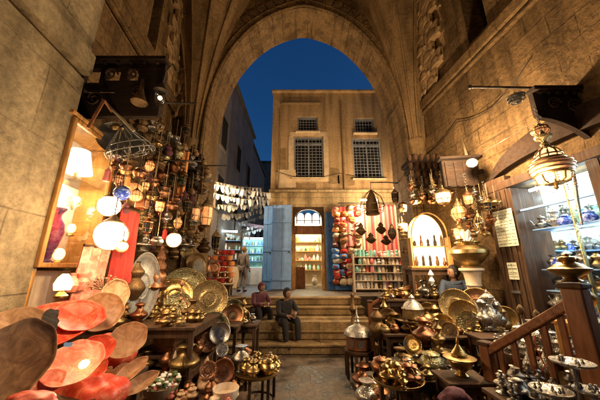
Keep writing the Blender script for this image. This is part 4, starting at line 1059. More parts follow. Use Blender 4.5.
# torn dark patch and blue patch on the heap
for (px,py,Y,mt,lb,s,sz,ro) in ((51,320,1.72,'black','ragged black silhouette ornament on the red dish',1,.026,.2),(68,345,1.64,'greyblue','small blue cloth scrap on the heap',0,.008,1.3)):
    rnd = random.Random(px); pl = []
    for i in range(16): a = 2*PI*i/16; r = sz*(1+.5*rnd.random())*(1+.6*abs(math.sin(a))); pl.append((r*math.cos(a),r*math.sin(a)*1.3))
    mm = facing(px,py,.5).to_matrix().to_4x4() @ Matrix.Rotation(PI/2,4,'X') @ Matrix.Rotation(ro,4,'Y')
    tag(MB().prism(pl,.008,mm).build('ornament',M[mt],loc=at(px,py,Y)),lb,'ornament')
# brown leather sack
def blob(px,py,Y,rx,ry,mat,label,name,cat,seed=1,rough=.12,rz=0):
    k = mpp(px,py,Y); rnd = random.Random(seed); ph = [rnd.uniform(0,6) for _ in range(6)]
    mb = MB().ball((0,0,0),1,40)
    for v in mb.v:
        n_ = v.normalized(); f = 1+rough*(math.sin(3*n_.x+ph[0])*math.sin(4*n_.z+ph[1])+.5*math.sin(7*n_.y+ph[2])*math.sin(6*n_.x+ph[3])+.25*math.sin(13*n_.z+ph[4])*math.sin(11*n_.x+ph[5]))
        v.x *= rx*k*f; v.y *= (rx+ry)/2*k*.8*f; v.z *= ry*k*f
    t = thing(name,label,cat,at(px,py,Y),rot=(0,R(rz),0)); mb.build('body',M[mat],t,sharp=80)
    for q in range(5):      # stitched seams follow the surface
        b0 = q*.62-.2; pt = []
        for i in range(13):
            a_ = -1.1+2.4*i/12; pt.append((rx*k*1.01*math.sin(b0-1.2)*math.cos(a_), -(rx+ry)/2*k*.8*1.01*math.cos(b0-1.2)*math.cos(a_), ry*k*1.01*math.sin(a_)))
        if rough < .05: MB().tube(pt, .0035, 5).build('seam', M['sack'], t)
    return t
plate(13,362,1.55,30,40,'brownal','big brown leather dish at the edge of the hide heap',roll=-.3,up=.5,name='leather_dish',cat='dish',dome=.18)
plate(14,330,1.75,26,20,'alab','tan hide dish peeping out above the big brown one',roll=.3,up=.6,name='hide_dish',cat='dish')
blob(30,402,1.35,26,9,'redal','reddish crumpled hide piece below the big brown dish','hide_piece','hide',4,.1)
# alabaster horns, bowls on the low table
def horn(px,pyb,hp,wp,z,mat,label,lean=0):
    p = onZ(px,pyb,z); k = mpp(px,pyb,p.y); h = hp*k; r = wp/2*k
    t = tag(MB().lathe([(r*.95,0),(r,.02),(r*.85,h*.3),(r*.62,h*.6),(r*.35,h*.85),(r*.12,h*.96),(.002,h)],20).build('alabaster_horn',M[mat],loc=p),label,'ornament'); t.rotation_euler=(0,lean,0); return t
horn(172,386,32,11,.45,'marble','tall cream alabaster horn standing on the low table'); horn(203,384,25,12,.45,'alab','short tan alabaster horn beside the round copper plate',.1); horn(146,378,20,9,.45,'alab','small leaning tan horn among the slippers',-.5)
tag(MB().lathe([(.09,0),(.10,.015),(.12,.06),(.13,.12),(.125,.125),(.11,.06),(.02,.03)],26).build('marble_bowl',M['marble'],loc=onZ(225,402,.45)),'round rimmed marble bowl at the near edge of the low table','bowl')
t = thing('flower_basket','basket of green leaves and white blooms on the low table','basket',onZ(160,398,.45)); MB().lathe([(.12,0),(.15,.06),(.17,.12),(.16,.12),(.14,.05),(.02,.02)],20,flute=20,fl=.02).build('basket',M['rope'],t)
mb = MB(); mw = MB(); rnd = random.Random(3)
for i in range(90):
    a=rnd.uniform(0,2*PI); r=.17*math.sqrt(rnd.random()); z=.12+.07*rnd.random(); (mb if i%2 else mw).ball((r*math.cos(a),r*math.sin(a),z),.022*rnd.uniform(.6,1.3),6,(1,1,.6))
mb.build('leaves',M['plant'],t); mw.build('blossoms',M['white'],t)
vessel(onZ(205,392,.45),.2,'alab','tan alabaster gourd vase in front of the short horn','gourd'); vessel(onZ(188,398,.45),.15,'copper','small copper gourd near the marble bowl','gourd',name='copper_gourd')
vessel(onZ(216,384,.45),.17,'copper','little copper vase beside the marble bowl','vase')
tray(208,370,3.1,8,'coppere','small copper plate leaning behind the short horn',up=.2,name='copper_plate'); tray(223,371,3.35,11,'copper','round bare copper plate under the tray counter',up=.15,name='copper_plate')
for i,(px,py,h,mt,kd,lb) in enumerate(((130,398,.16,'alab','pot','squat tan alabaster pot by the flower basket'),(180,372,.14,'brass','gourd','little brass gourd behind the cream horn'),(240,372,.30,'silver','vase','tall silver vase between tray counter and gold tray table'),(192,372,.2,'bronze','jug','dark bronze jug behind the tan gourd'))):
    vessel(onZ(px,py,.45),h,mt,lb,kd)
# copper box drum and items on the dark table
t = thing('copper_drum','squat square copper box on the dark table edge','box',onZ(169,350,.72)); mb=MB(); mb.lathe([(.21,0),(.22,.02),(.19,.24),(.20,.26),(.02,.265)],4,Matrix.Rotation(R(38),4,'Z')); mb.build('body',M['coppere'],t,bevel=.01,sharp=25)
MB().lathe([(.205,.24),(.215,.26),(.2,.275)],4,Matrix.Rotation(R(38),4,'Z')).build('rim',M['copper'],t)
table_(onZ(169,350,.72).x,onZ(169,350,.72).y,0,.5,.5,.72,'small dark stand under the copper box')
vessel(onZ(186,322,1.06),.10,'brass','small brass jug on the dark table behind the copper box','jug')
# tall copper samovar-like lamp stand
k=.0135; p=onZ(153,317,1.06)
t = thing('copper_stand','tall tiered copper water stand in front of the grey oval tray','water stand',p)
MB().lathe([(.10,0),(.11,.02),(.05,.06),(.03,.12),(.05,.16),(.03,.20),(.06,.26),(.035,.31),(.05,.34)],22).build('foot',M['copper'],t)
MB().lathe([(.05,.34),(.12,.36),(.145,.40),(.13,.42),(.10,.47),(.11,.53),(.10,.58),(.06,.62)],24).build('boiler',M['copper'],t)
MB().lathe([(.05,.62),(.085,.65),(.09,.70),(.05,.76),(.07,.80),(.05,.86),(.02,.92),(.03,.95),(.004,1.0)],20).build('dome',M['coppere'],t)
for s in (-1,1): MB().torus((s*.15,0,.47),.035,.008,n=14,k=6).build('handle',M['brass'],t)
MB().tube([(0,-.12,.42),(0,-.18,.42),(0,-.20,.39)],.012,8).build('tap',M['brass'],t)
tray(143,286,3.75,26,'steel','tall grey oval tray leaning behind the copper stand',up=.1,side=-.2,name='oval_tray',oval=1.0).scale=(.55,1.25,1)
hookah(onZ(178,320,1.06),.5,'slim brass water pipe beside the copper stand','brass',False)
for px,py,h,mt,kd,lb in ((138,322,.22,'copper','jug','copper jug at the foot of the grey oval tray'),(166,321,.2,'brass','vase','brass vase beside the copper stand'),(192,318,.24,'bronze','jug','bronze jug in front of the widest brass tray'),(130,318,.3,'bronze','gourd','dark gourd bottle on the table next to the red cloth'),(199,322,.16,'brass','gourd','small brass gourd before the engraved tray')):
    vessel(onZ(px,py,1.06),h,mt,lb,kd)
# the leaning trays
tray(184,291,4.55,22,'green','widest greenish brass tray leaning behind the bright one',up=.15)
tray(174,296,4.25,17,'gold','bright polished tray reflecting light beside the copper stand',up=.22,deep=.08)
tray(178,306,4.1,13,'green','brass tray overlapping the bright polished one',up=.25)
tray(209,299,4.5,18,'brasse','densely engraved round tray in the centre of the tray pile',up=.12)
tray(232,312,4.9,12,'green','brass tray behind the orange centred one',up=.2)
tray(233,315,4.8,10,'copper','orange centred round tray at the end of the pile',up=.2,mat2='gold',name='copper_tray')
tray(212,330,4.2,17,'green','large greenish tray on the tray counter',up=.2)
tray(204,340,4.05,14,'brass','brass tray at the lower end of the tray counter',up=.2,side=.3)
tray(208,342,3.95,9,'coppere','small copper plate resting in the greenish tray',up=.2,name='copper_plate')
tray(220,333,4.0,10,'silver','silver round tray in front of the greenish tray',up=.22,name='silver_tray')
tray(195,330,4.3,11,'bronze','dark bronze tray edge behind the brass ones',up=.1,side=-.4,name='bronze_tray')
tray(222,350,3.9,6,'silvere','small silver dish below the silver round tray',up=.3,name='silver_dish')
# lantern niche with dark pointed mirror on the jamb
t = thing('pointed_mirror','small dark pointed arch mirror on the jamb above the trays','mirror',at(197,282,4.9)); 
a_ = arch_pts(.12,.25,.42,8); poly=[(-x,z) for x,z in a_]+[(x,z) for x,z in reversed(a_[:-1])]
MB().prism(poly[::-1],.03).build('frame',M['brasse'],t); MB().prism([(x*.78,z*.88+.02) for x,z in poly[::-1]],-.012).build('pane',M['steel'],t)
# red brown basket stack by the alley
rnd=random.Random(2)
for i in range(24):
    c,r_=i%4,i//4; px=208+c*7+(r_%2)*2; py=283-r_*5.6
    if r_==5 and c==0: continue
    p=at(px,py,7.9); t=tag(MB().lathe([(.07,0),(.095,.02),(.10,.10),(.085,.13),(.09,.14),(.02,.142)],12,flute=12,fl=.03).build('woven_basket',M[['red','hide','copper','red','orange'][rnd.randrange(5)]],loc=p),'small red brown woven basket in the stack beside the alley','basket','woven baskets stacked beside the alley')
table_(at(218,287,7.9).x,7.9,ZS,.8,.4,at(218,285,7.9).z-ZS+.01,'low table carrying the woven baskets') if at(218,285,7.9).z-ZS>.1 else None
# counter with silver ware by the seated people
slab_table(-1.42,-.72,4.75,5.25,.80,'narrow dark counter crowded with silver cups')
rnd=random.Random(9)
for i in range(16):
    px=231+rnd.random()*27; py=324-rnd.random()*7; h=rnd.uniform(.07,.15)
    p=onZ(px,py,.80)
    if p.y>5.2: p=onZ(px,py+2,.80)
    vessel(p,h,'silver','small silver cup on the dark counter beside the seated pair',rnd.choice(['gourd','vase','pot']),name='silver_cup',cat='cup',group='silver cups on the dark counter',handle=False,lid=False)
# gold tray table
def tea_table(px,py,Y,rp,label,h0,mat,lg,n,seed,grp,lab2):
    p=at(px,py,Y); r=rp*mpp(px,py,Y); t=thing('tray_table',label,'table',(p.x,p.y,h0))
    z=p.z-h0
    MB().lathe([(.02,z-.012),(r,z-.008),(r*1.04,z+.02),(r*1.02,z+.022),(r*.97,z),(.02,z)],36).build('tray_top',M[mat],t)
    for i in range(6):
        a=2*PI*i/6+.3; l=MB().bar((r*.8*math.cos(a),r*.8*math.sin(a),0),(r*.8*math.cos(a),r*.8*math.sin(a),z-.02),.035).build('leg',M['wood'],t)
    MB().torus((0,0,z*.35),r*.8,.014,n=24).build('ring_stretcher',M['wood'],t)
    rnd=random.Random(seed)
    for i in range(n):
        a=rnd.uniform(0,2*PI); q=r*.85*math.sqrt(rnd.random()); hh=rnd.uniform(.09,.2)
        vessel((p.x+q*math.cos(a),p.y+q*math.sin(a),p.z+.002),hh,lg[i%len(lg)],lab2,rnd.choice(['jug','pot','gourd','jug','lamp']),name='tea_pot',cat='teapot',group=grp)
    return t
tea_table(257,372,3.7,22,'round tray table heaped with gold brass pots near the steps',0,'brass',['gold','brass'],18,1,'gold pots on the tray table near the steps','gold brass pot heaped on the tray table near the steps')
tea_table(398,380,3.2,24,'round tray table of golden teapots on the railing side',0,'brass',['gold','gold','copper'],22,2,'golden teapots on the railing side','golden pot crowded on the tray table by the railing')
rnd=random.Random(4); mb=MB(); p=at(258,366,3.7)
for i in range(10):
    a=rnd.uniform(-.6,1.3); mb.tube([(0,0,0),(.12*math.cos(a),rnd.uniform(-.05,.05),.08),(.28*math.cos(a)+.02,rnd.uniform(-.05,.05),.14+.12*math.sin(a))],[.006,.005,.002],5)
tag(mb.build('ladle_fan',M['gold'],loc=p),'fan of thin brass ladles sticking out of the gold heap','ladle')

# ================================================================== CENTRE hanging cage and lantern on stool
ca=at(372,204,6.9); t=thing('cage_lantern','tall bronze cage lantern hanging inside the gate','lantern',ca)
MB().lathe([(.18,-.30),(.20,-.28),(.17,-.20),(.17,0),(.11,.20),(.05,.34),(.03,.40)],8).build('body',M['bronze'],t,sharp=20)
mb=MB()
for i in range(10):
    a=2*PI*i/10; mb.tube([(.28*math.cos(a),.28*math.sin(a),-.22),(.33*math.cos(a),.33*math.sin(a),-.05),(.26*math.cos(a),.26*math.sin(a),.18),(.05*math.cos(a),.05*math.sin(a),.38)],.008,5)
mb.torus((0,0,-.22),.28,.010).torus((0,0,-.05),.33,.010); mb.build('wire_cage',M['bronze'],t)
MB().cyl((0,0,.36),(0,0,.62),.008,n=6).build('chain',M['iron'],t); MB().tube([(0,0,.62),(.5,.1,.66),(.95,.2,.66)],.018,6).build('bracket_arm',M['iron'],t)
for px,py,h,lb in ((361,229,.36,'dark bronze drop ornament beside the cage lantern'),(371,238,.30,'flared bronze bell directly under the cage lantern'),(381,228,.34,'dark bronze ornament near the gate jamb'),(386,240,.28,'small bronze drop lowest by the gate jamb')):
    p=at(px,py,6.9); t=thing('bronze_ornament',lb,'ornament',p); MB().lathe([(.01,-h*.5),(.06,-h*.4),(.13,-h*.15),(.10,.0),(.05,h*.12),(.07,h*.22),(.02,h*.45)],12,flute=6,fl=.15).build('drop',M['bronze'],t); MB().cyl((0,0,h*.4),(0,0,h*.5+.45),.005,n=5).build('cord',M['iron'],t)
p=onZ(360,377,0); t=thing('stool_lantern','octagonal wooden lantern with brass dome standing on a legged stool','lantern',(p.x,p.y,0))
MB().lathe([(.24,.36),(.25,.38),(.25,.41),(.02,.415)],8,Matrix.Rotation(R(22.5),4,'Z')).build('stool_top',M['wood'],t,sharp=20)
for i in range(8): a=2*PI*i/8+R(22.5); MB().bar((.22*math.cos(a),.22*math.sin(a),0),(.22*math.cos(a),.22*math.sin(a),.36),.04).build('leg',M['wood'],t)
MB().lathe([(.19,.415),(.21,.43),(.20,.60),(.21,.62)],8,Matrix.Rotation(R(22.5),4,'Z')).build('lantern_body',M['woodr'],t,sharp=20)
for i in range(8): a=2*PI*i/8; MB().box((.188*math.cos(a),.188*math.sin(a),.52),(.012,.08,.11),(0,0,a)).build('side_pane',M['steel'],t)
MB().lathe([(.23,.62),(.24,.635),(.215,.70),(.15,.75),(.07,.78),(.035,.81),(.05,.84),(.03,.87),(.04,.90),(.015,.94),(.004,1.10)],16).build('dome',M['silvere'],t)
bz=at(356,310,5.2); t=vessel((bz.x+.02,5.6,.20),1.05,'bronze','tall bronze candle stand behind the stool lantern','lamp',w=.35)
# small goods on textiles front
# ================================================================== textiles by the lit doorway
rnd=random.Random(11); TY=9.45
tcol=['red','cream','orange','red','purple','hide','pink','red','orange','copper','hide','cream','blue']
def bag(px,py,Y,w,h,mat,k):
    ph=[rnd.uniform(0,6) for _ in range(4)]; mb=MB().ball((0,0,0),1,18)
    for v in mb.v:
        f=1+.12*math.sin(3*v.x+ph[0])*math.sin(3*v.z+ph[1])+.06*math.sin(8*v.y+ph[2]); e=lambda q: math.copysign(abs(q)**.7,q)
        v.x,v.y,v.z=e(v.x)*w/2*f,e(v.y)*.13*f,e(v.z)*h/2*f
    t=thing('cloth_bag','plump bright cloth bag hanging in the tall columns beside the blue shutter','bag',at(px,py,Y),rnd.uniform(-.4,.4),group='cloth bags hanging in columns beside the blue shutter'); t.rotation_euler=(0,rnd.uniform(-.3,.3),t.rotation_euler[2])
    mb.build('body',M[mat],t,sharp=80); MB().torus((0,-.02,h*.5),w*.22,.010,Euler((PI/2,0,0)).to_matrix().to_4x4(),12,5).build('strap',M['hide'],t)
    MB().box((0,-.135,h*.05),(w*.5,.02,h*.22)).build('flap',M[rnd.choice(['cream','red','orange','white'])],t,bevel=.006)
for px in (336.5,343,350,357):
    for k in range(15):
        py=282-k*5.2+rnd.uniform(-1,1)
        if px>352 and k<2: continue
        bag(px+rnd.uniform(-1.5,1.5),py,TY-.05+rnd.uniform(-.12,.08),rnd.uniform(.22,.32),rnd.uniform(.18,.26),tcol[rnd.randrange(len(tcol))],k)
for px0,px1,pt,pb,mt,lb in ((336,346,207,226,'red','short red cloth hung over the textile stacks'),(345,357,206,246,'pink','pink cloth hung between stacks and striped rugs'),(356,363,205,250,'cream','cream striped cloth beside the pink one')):
    hanging(px0,px1,pt,pb,9.3,9.3,mt,lb,folds=2)
M['rugA']=stripes('striped_rug',[(.45,.06,.05),(.50,.34,.2),(.52,.18,.12),(.55,.25,.16),(.36,.04,.05)],.31)
M['rugB']=stripes('striped_rug_pink',[(.55,.22,.16),(.45,.05,.05),(.55,.40,.26),(.45,.08,.06),(.52,.18,.15),(.28,.03,.04)],.47)
for px0,px1,pt,pb,mt,lb in ((363,377,205,262,'rugA','red and cream striped rug hung behind the cage lantern'),(377,400,205,262,'rugB','pink and red striped rug hung next to the gate jamb')):
    hanging(px0,px1,pt,pb,9.45,9.45,mt,lb,'striped_rug','rug',folds=2,amp=.02)
mk=thing('goods_rack','tall open rack of pale and teal souvenirs beneath the rugs','rack',(at(380,285,9.2).x,9.25,ZS)); RW=1.75
for s in (-1,1): MB().box((s*RW/2,0,.62),(.05,.4,1.24)).build('upright',M['cream'],mk)
for k in range(5): MB().box((0,0,.10+.26*k),(RW-.05,.40,.025)).build('shelf',M['cream'],mk)
for k in range(5):
    for j in range(13):
        x=mk.location.x-RW/2+.10+j*.128+rnd.uniform(-.02,.02); z=ZS+.1135+.26*k; mt=('teal' if (k==4 and rnd.random()<.8) else rnd.choice(['white','cream','white','cream','white','teal','pink','white','silver','brass']))
        h=rnd.uniform(.16,.24); rr_=rnd.uniform(.055,.068); q=rnd.randrange(3)
        prf=[[(rr_*.8,0),(rr_,h*.2),(rr_,h*.7),(rr_*.5,h*.95),(rr_*.2,h)],[(rr_*.5,0),(rr_,h*.35),(rr_*.6,h*.65),(rr_*.9,h*.9),(rr_*.3,h)],[(rr_,0),(rr_,h*.5),(rr_*.9,h*.55),(rr_*.9,h),(.01,h)]][q]
        tag(MB().lathe(prf,10 if q<2 else 4).build('souvenir',M[mt],loc=(x,9.12+rnd.uniform(-.04,.06),z)),'small pale or teal souvenir on the open rack beneath the rugs','souvenir','souvenirs on the rack beneath the rugs')
tag(MB().cyl((at(338,206,9.15).x,9.15,at(338,203,9.15).z),(at(402,206,9.15).x,9.15,at(402,203,9.15).z),.02).build('awning_pole',M['iron']),'iron pole carrying the rugs and hung cloths','pole')
t=thing('stall_lamp','bare lamp tube lighting the textiles under the ledge','lamp',(at(370,203,8.9).x,9.0,at(370,200,9.0).z)); MB().cyl((-.3,0,0),(.3,0,0),.03).build('tube_lamp',M['shopw'],t); MB().lathe([(.05,.0),(.04,.06),(.02,.1)],8).build('holder',M['iron'],t)
# ================================================================== crowds of small wares (each one an object)
class Crowd:
    """a few kinds of ware built once, then copied; every copy is its own object with its parts"""
    def __init__(s, kinds, label, cat, name, group, hang=False):
        s.protos = []; s.used = []; s.label = label; s.group = group; s.hang = hang
        for kd, h, mt in kinds:
            o = vessel((0,0,-9), h, mt, label, kd, name=name, cat=cat, group=group, w=random.uniform(.85,1.2), finial=random.random() < .7)
            if hang: MB().cyl((0,0,h*.9), (0,0,h+.25), .003, n=4).build('cord', M['rope'], o)
            s.protos.append(o); s.used.append(False)
    def put(s, p, sc=1.0, i=None):
        i = random.randrange(len(s.protos)) if i is None else i
        if not s.used[i]: s.used[i] = True; o = s.protos[i]; o.location = p; o.rotation_euler = (0,0,random.uniform(0,6))
        else: o = dup(s.protos[i], p, rot=(0,0,random.uniform(0,6)))
        o.scale = (sc,)*3; return o
    def done(s):
        for i, u in enumerate(s.used):
            if not u:
                for c in list(s.protos[i].children_recursive): bpy.data.objects.remove(c)
                bpy.data.objects.remove(s.protos[i])
def grid_scatter(cr, x0, x1, y0, y1, z, n, smin=.7, smax=1.2, gap=.085, seed=1):
    rnd = random.Random(seed); pts = []
    tries = 0
    while len(pts) < n and tries < n*40:
        tries += 1; x, y = rnd.uniform(x0, x1), rnd.uniform(y0, y1)
        if all((x-a)**2+(y-b)**2 > gap*gap for a, b in pts): pts.append((x, y))
    for x, y in pts: cr.put((x, y, z), rnd.uniform(smin, smax))
BR = [('jug',.16,'brass'),('pot',.13,'brasse'),('gourd',.2,'brass'),('vase',.18,'gold'),('jug',.18,'copper'),('lamp',.24,'brass'),('pot',.12,'copper'),('gourd',.18,'bronze')]
SV = [('jug',.16,'silver'),('gourd',.18,'silvere'),('vase',.16,'silver'),('lamp',.22,'silver'),('pot',.12,'brass')]
DK = [('pot',.2,'bronze'),('jug',.26,'bronze'),('gourd',.28,'copper'),('vase',.3,'brasse'),('pot',.24,'iron'),('lamp',.36,'bronze')]
c1_ = Crowd(BR, 'small brass or copper ware crowded on the dark table by the copper stand', 'ware', 'small_ware', 'small wares on the copper stand table')
grid_scatter(c1_, -2.5, -1.28, 3.3, 4.0, 1.06, 17, .6, 1.0, .12, seed=1); c1_.done()
c2_ = Crowd([('gourd',.14,'alab'),('pot',.10,'marble'),('vase',.15,'copper'),('jug',.13,'brass'),('gourd',.13,'pinkal')], 'small stone or copper piece among the alabaster horns on the low table', 'ware', 'stone_ware', 'small pieces on the low alabaster table')
grid_scatter(c2_, -1.7, -.62, 2.15, 3.1, .45, 30, seed=2); c2_.done()
c3_ = Crowd(DK, 'dull pot or jug standing on the floor under the left hand tables'.replace('left hand ', 'copper stand and tray '), 'pot', 'floor_pot', 'dull pots on the floor under the tray tables')
grid_scatter(c3_, -2.4, -.75, 3.2, 5.2, 0.0, 34, .8, 1.5, .17, seed=3); c3_.done()
c4_ = Crowd(DK, 'dull pot or jug on the floor among the railing side tables', 'pot', 'floor_jug', 'dull pots on the floor on the railing side')
grid_scatter(c4_, 1.45, 2.9, 2.5, 5.3, 0.0, 44, .8, 1.5, .18, seed=4); c4_.done()
c5_ = Crowd(BR, 'small brass piece crowded on the dark brazier table', 'ware', 'brass_ware', 'small brass on the brazier table')
zz = at(415,331,4.6).z; grid_scatter(c5_, 1.34, 2.08, 4.38, 4.88, zz, 16, seed=5, gap=.11); c5_.done()
c6_ = Crowd(BR+SV, 'small metal piece around the feet of the round trays on the railing side', 'ware', 'metal_ware', 'small metal around the round trays')
grid_scatter(c6_, 1.8, 2.72, 3.88, 4.5, .82, 22, .6, 1.0, .11, seed=6); c6_.done()
c7_ = Crowd(SV, 'little silver piece on the dark tables behind the reddish railing', 'ware', 'silver_ware', 'little silver pieces behind the railing')
z7 = at(524,350,3.3).z; grid_scatter(c7_, 2.28, 3.12, 3.0, 3.42, z7, 26, .6, 1.1, .09, seed=7); z8 = at(520,395,2.5).z; grid_scatter(c7_, 1.65, 2.17, 2.33, 2.62, z8, 14, .6, 1.0, .08, seed=8); c7_.done()
c8_ = Crowd([('gourd',.16,'silver'),('jug',.18,'brass'),('vase',.16,'copper'),('pot',.12,'silver')], 'kettle or flask crowded on the low bench and shelf near the gate jamb', 'ware', 'kettle_ware', 'wares on the bench and jamb shelf')
grid_scatter(c8_, 1.28, 2.02, 3.33, 3.8, .50, 14, .7, 1.1, .1, seed=9); grid_scatter(c8_, 1.58, 2.47, 5.05, 5.5, at(420,298,5.3).z, 14, .8, 1.2, .12, seed=10); c8_.done()
# hanging crowds
h1 = Crowd([('gourd',.16,'bronze'),('pot',.12,'brass'),('vase',.16,'copper'),('jug',.15,'silver'),('lamp',.2,'brasse'),('gourd',.14,'purple'),('pot',.11,'hide'),('vase',.15,'green'),('jug',.16,'bronze')], 'small dull metal trinket in the dense hanging display beside the red cloth', 'trinket', 'hanging_trinket', 'trinkets in the hanging display', hang=True)
rnd = random.Random(12)
pl = []
while len(pl) < 74:
    px = rnd.uniform(116,208); py = rnd.uniform(max(128, 112+(px-116)*.5), 262 if px > 140 else 215)
    if any((px-a)**2+((py-b)*.7)**2 < 60 for a, b in pl): 
        if rnd.random() < .97: continue
    pl.append((px, py))
for px, py in pl: Y = 3.15+(px-116)/92*2.4+rnd.uniform(-.1,.35); h1.put(at(px, py, Y), rnd.uniform(.9,1.6)*(.7+Y*.1))
h1.done()
h2 = Crowd([('gourd',.18,'bronze'),('lamp',.24,'brasse'),('jug',.15,'silver'),('vase',.16,'copper'),('pot',.14,'brass')], 'small metal trinket hanging around the lit lanterns and arched case', 'trinket', 'hanging_ornament', 'trinkets hanging around the arched case', hang=True)
for i in range(44):
    px = rnd.uniform(388,500); py = rnd.uniform(190,262) if not 412 < px < 456 else rnd.uniform(188,206)
    if px > 462: py = rnd.uniform(190,238)
    Y = 5.7-(px-388)/112*1.45+rnd.uniform(-.1,.1); h2.put(at(px, py, Y), rnd.uniform(.65,1.1))
h2.done()
# more leaning discs and hanging strips for depth
for i,(px,py,Y,rp,mt,up,lb) in enumerate(((196,262,5.0,9,'bronze',.1,'dark plate hung on the jamb over the pointed mirror'),(188,252,5.0,7,'brasse',.1,'small engraved plate hung beside the pointed mirror'),(214,268,5.3,6,'copper',.1,'little copper plate hung on the jamb by the baskets'),(241,318,5.1,9,'brass',.2,'brass plate leaning behind the silver cups'),(388,318,4.9,9,'bronze',.1,'dark plate leaning on the wooden balusters'),(428,312,4.85,9,'brass',.1,'brass plate standing behind the brazier lid'),(505,318,4.0,11,'brass',.1,'brass plate behind the row of ewers'),(190,345,3.9,9,'copper',.2,'copper plate leaning under the tray counter edge'))):
    tray(px,py,Y,rp,mt,lb,up=up,name='metal_plate')
# buried lamp in the heap
t = thing('buried_lamp','small glaring lamp buried low in the hide heap','lamp',at(82,378,1.78)); MB().lathe([(.03,0),(.035,.01),(.012,.03)],12).build('foot',M['brass'],t); MB().ball((0,0,.06),.032,12,(1,1,1.2)).build('bulb_glass',M['flame'],t)

# lower shelves under the big tables, filled with wares
slab_table(-2.55,-1.25,3.3,4.3,.56,'low shelf table hidden beneath the copper stand table')
k1 = Crowd([('pot',.2,'copper'),('jug',.26,'brass'),('gourd',.24,'bronze'),('pot',.18,'brasse'),('vase',.26,'copper')], 'pot or jug on the low shelf beneath the copper stand table', 'pot', 'shelf_pot', 'pots on the low shelf beneath the copper stand table')
grid_scatter(k1, -2.0, -1.28, 3.32, 3.9, .56, 12, .8, 1.2, .15, seed=14); k1.done()
k2 = Crowd([('pot',.2,'brasse'),('jug',.28,'copper'),('gourd',.26,'brass'),('lamp',.34,'brass'),('vase',.26,'silvere')], 'pot or jug stacked low between the brazier table and the bench', 'pot', 'low_pot', 'pots stacked low by the brazier table')
grid_scatter(k2, 1.3, 2.6, 3.85, 4.33, .0, 22, 1.2, 2.0, .17, seed=15)
grid_scatter(k2, .85, 1.25, 3.5, 4.6, .0, 9, .8, 1.3, .17, seed=16); k2.done()
# tall pieces that break the skyline of the tables
for i,(px,py,Y,h,kd,mt,w_,lb) in enumerate(((131,300,3.7,.5,'gourd','bronze',.6,'tall dark bronze bottle between red cloth and oval tray'),(243,322,4.9,.42,'lamp','brass',.5,'slim brass candle stand behind the silver cups'),(386,330,5.0,.55,'lamp','brass',.5,'slim brass candle stand beside the wooden balusters'),(378,338,4.7,.45,'gourd','bronze',.6,'dark bottle standing before the wooden balusters'),(440,352,3.7,.4,'lamp','brass',.6,'brass candle stand behind the green kettle'),(425,345,4.0,.34,'jug','copper',.8,'copper ewer beneath the tilted brass tray'))):
    p = at(px,py,Y); vessel(p, h, mt, lb, kd, w=w_*1.2)
# loose heap of cloths that fills the gaps between the hide dishes
blob(88,398,2.0,34,22,'redal','reddish crumpled hide heap beneath the pink dish and slippers','hide_heap','heap',11,.16)
blob(112,356,2.45,22,18,'redal','crumpled red hide bundle behind the tan plates','hide_bundle','bundle',12,.16)
# fan of loose cables and a cable run on the walls
for i,(pts_,lb) in enumerate((([(-3.05,3.6,4.6),(-2.95,4.4,4.2),(-2.9,5.2,4.45),(-2.7,6.2,4.3)],'dusty cable drooping along the wall behind the hanging trinkets'),([(3.62,3.4,4.9),(3.5,4.2,4.55),(3.4,5.0,4.8),(3.3,6.2,4.6)],'dusty cable drooping along the wall above the flood lamp'),([(-1.0,9.97,5.6),(.2,9.96,5.3),(1.6,9.96,5.5),(3.2,9.96,5.35)],'thin cable sagging across the ochre facade'))):
    q = [Vector(a) for a in pts_]; out = []
    for j in range(len(q)-1):
        for k_ in range(6): u = k_/6; out.append(q[j].lerp(q[j+1], u)-Vector((0,0,.06*math.sin(PI*u))))
    out.append(q[-1]); tag(MB().tube(out, .009, 5).build('cable', M['iron']), lb, 'cable')
# ================================================================== RIGHT: shop front, bracket, lamps
def wr(off, Y, z): 
    q = wallpt(RA, Y)-uR.cross(Vector((0,0,1)))*off*1.0
    return Vector((RA-off+RB*Y, Y, z))
rzR = math.atan2(uR.y, uR.x)-PI/2
sf = thing('wooden_shopfront', 'dark wooden shop front framing the bright silver shop', 'shop front', (RA+RB*3.2, 3.2, 0), rzR)
# local: +Y along wall (away), x: -off toward the passage
def sfb(x, y0, y1, z0, z1, d, nm, mat='wood', bev=.01, par=None):
    return MB().box((x, (y0+y1)/2, (z0+z1)/2), (d, y1-y0, z1-z0)).build(nm, M[mat], par or sf, bevel=bev)
ya, yb = 2.2*kk-3.2*kk, 4.17*kk-3.2*kk
sfb(-.06, yb+.0, yb+.42, 0, 3.25, .14, 'door_jamb')
for k in range(4): sfb(-.142, yb+.03+.1*k, yb+.10+.1*k, .1, 3.0, .02, 'plank', 'wood', .004)
sfb(-.05, yb-.06, yb-.004, RZ0, RZ1-.01, .16, 'frame_post', 'wood')
MB().box((.25, yb-.02, (RZ0+RZ1)/2), (.44, .03, RZ1-RZ0-.02)).build('reveal_lining', M['wood'], sf)
sfb(-.142, yb+.16, yb+.20, .1, 3.0, .03, 'batten', 'wooddk', .004)
sfb(-.06, ya-.5, yb+.42, RZ1+.002, RZ1+.14, .16, 'lintel')
sfb(-.06, ya, yb-.07, RZ0-.14, RZ0-.004, .20, 'sill', 'woodr')
pm = 3.02*kk-3.2*kk
sfb(-.09, pm-.14, pm, 0.0, 3.0, .20, 'post')
sfb(-.02, 3.40*kk-3.2*kk, 3.40*kk-3.2*kk+.02, RZ0, RZ1-.01, .05, 'mullion', 'green', .004)
sfb(-.02, 3.05*kk-3.2*kk, yb-.07, 2.60, 2.635, .04, 'transom', 'greyblue', .004)
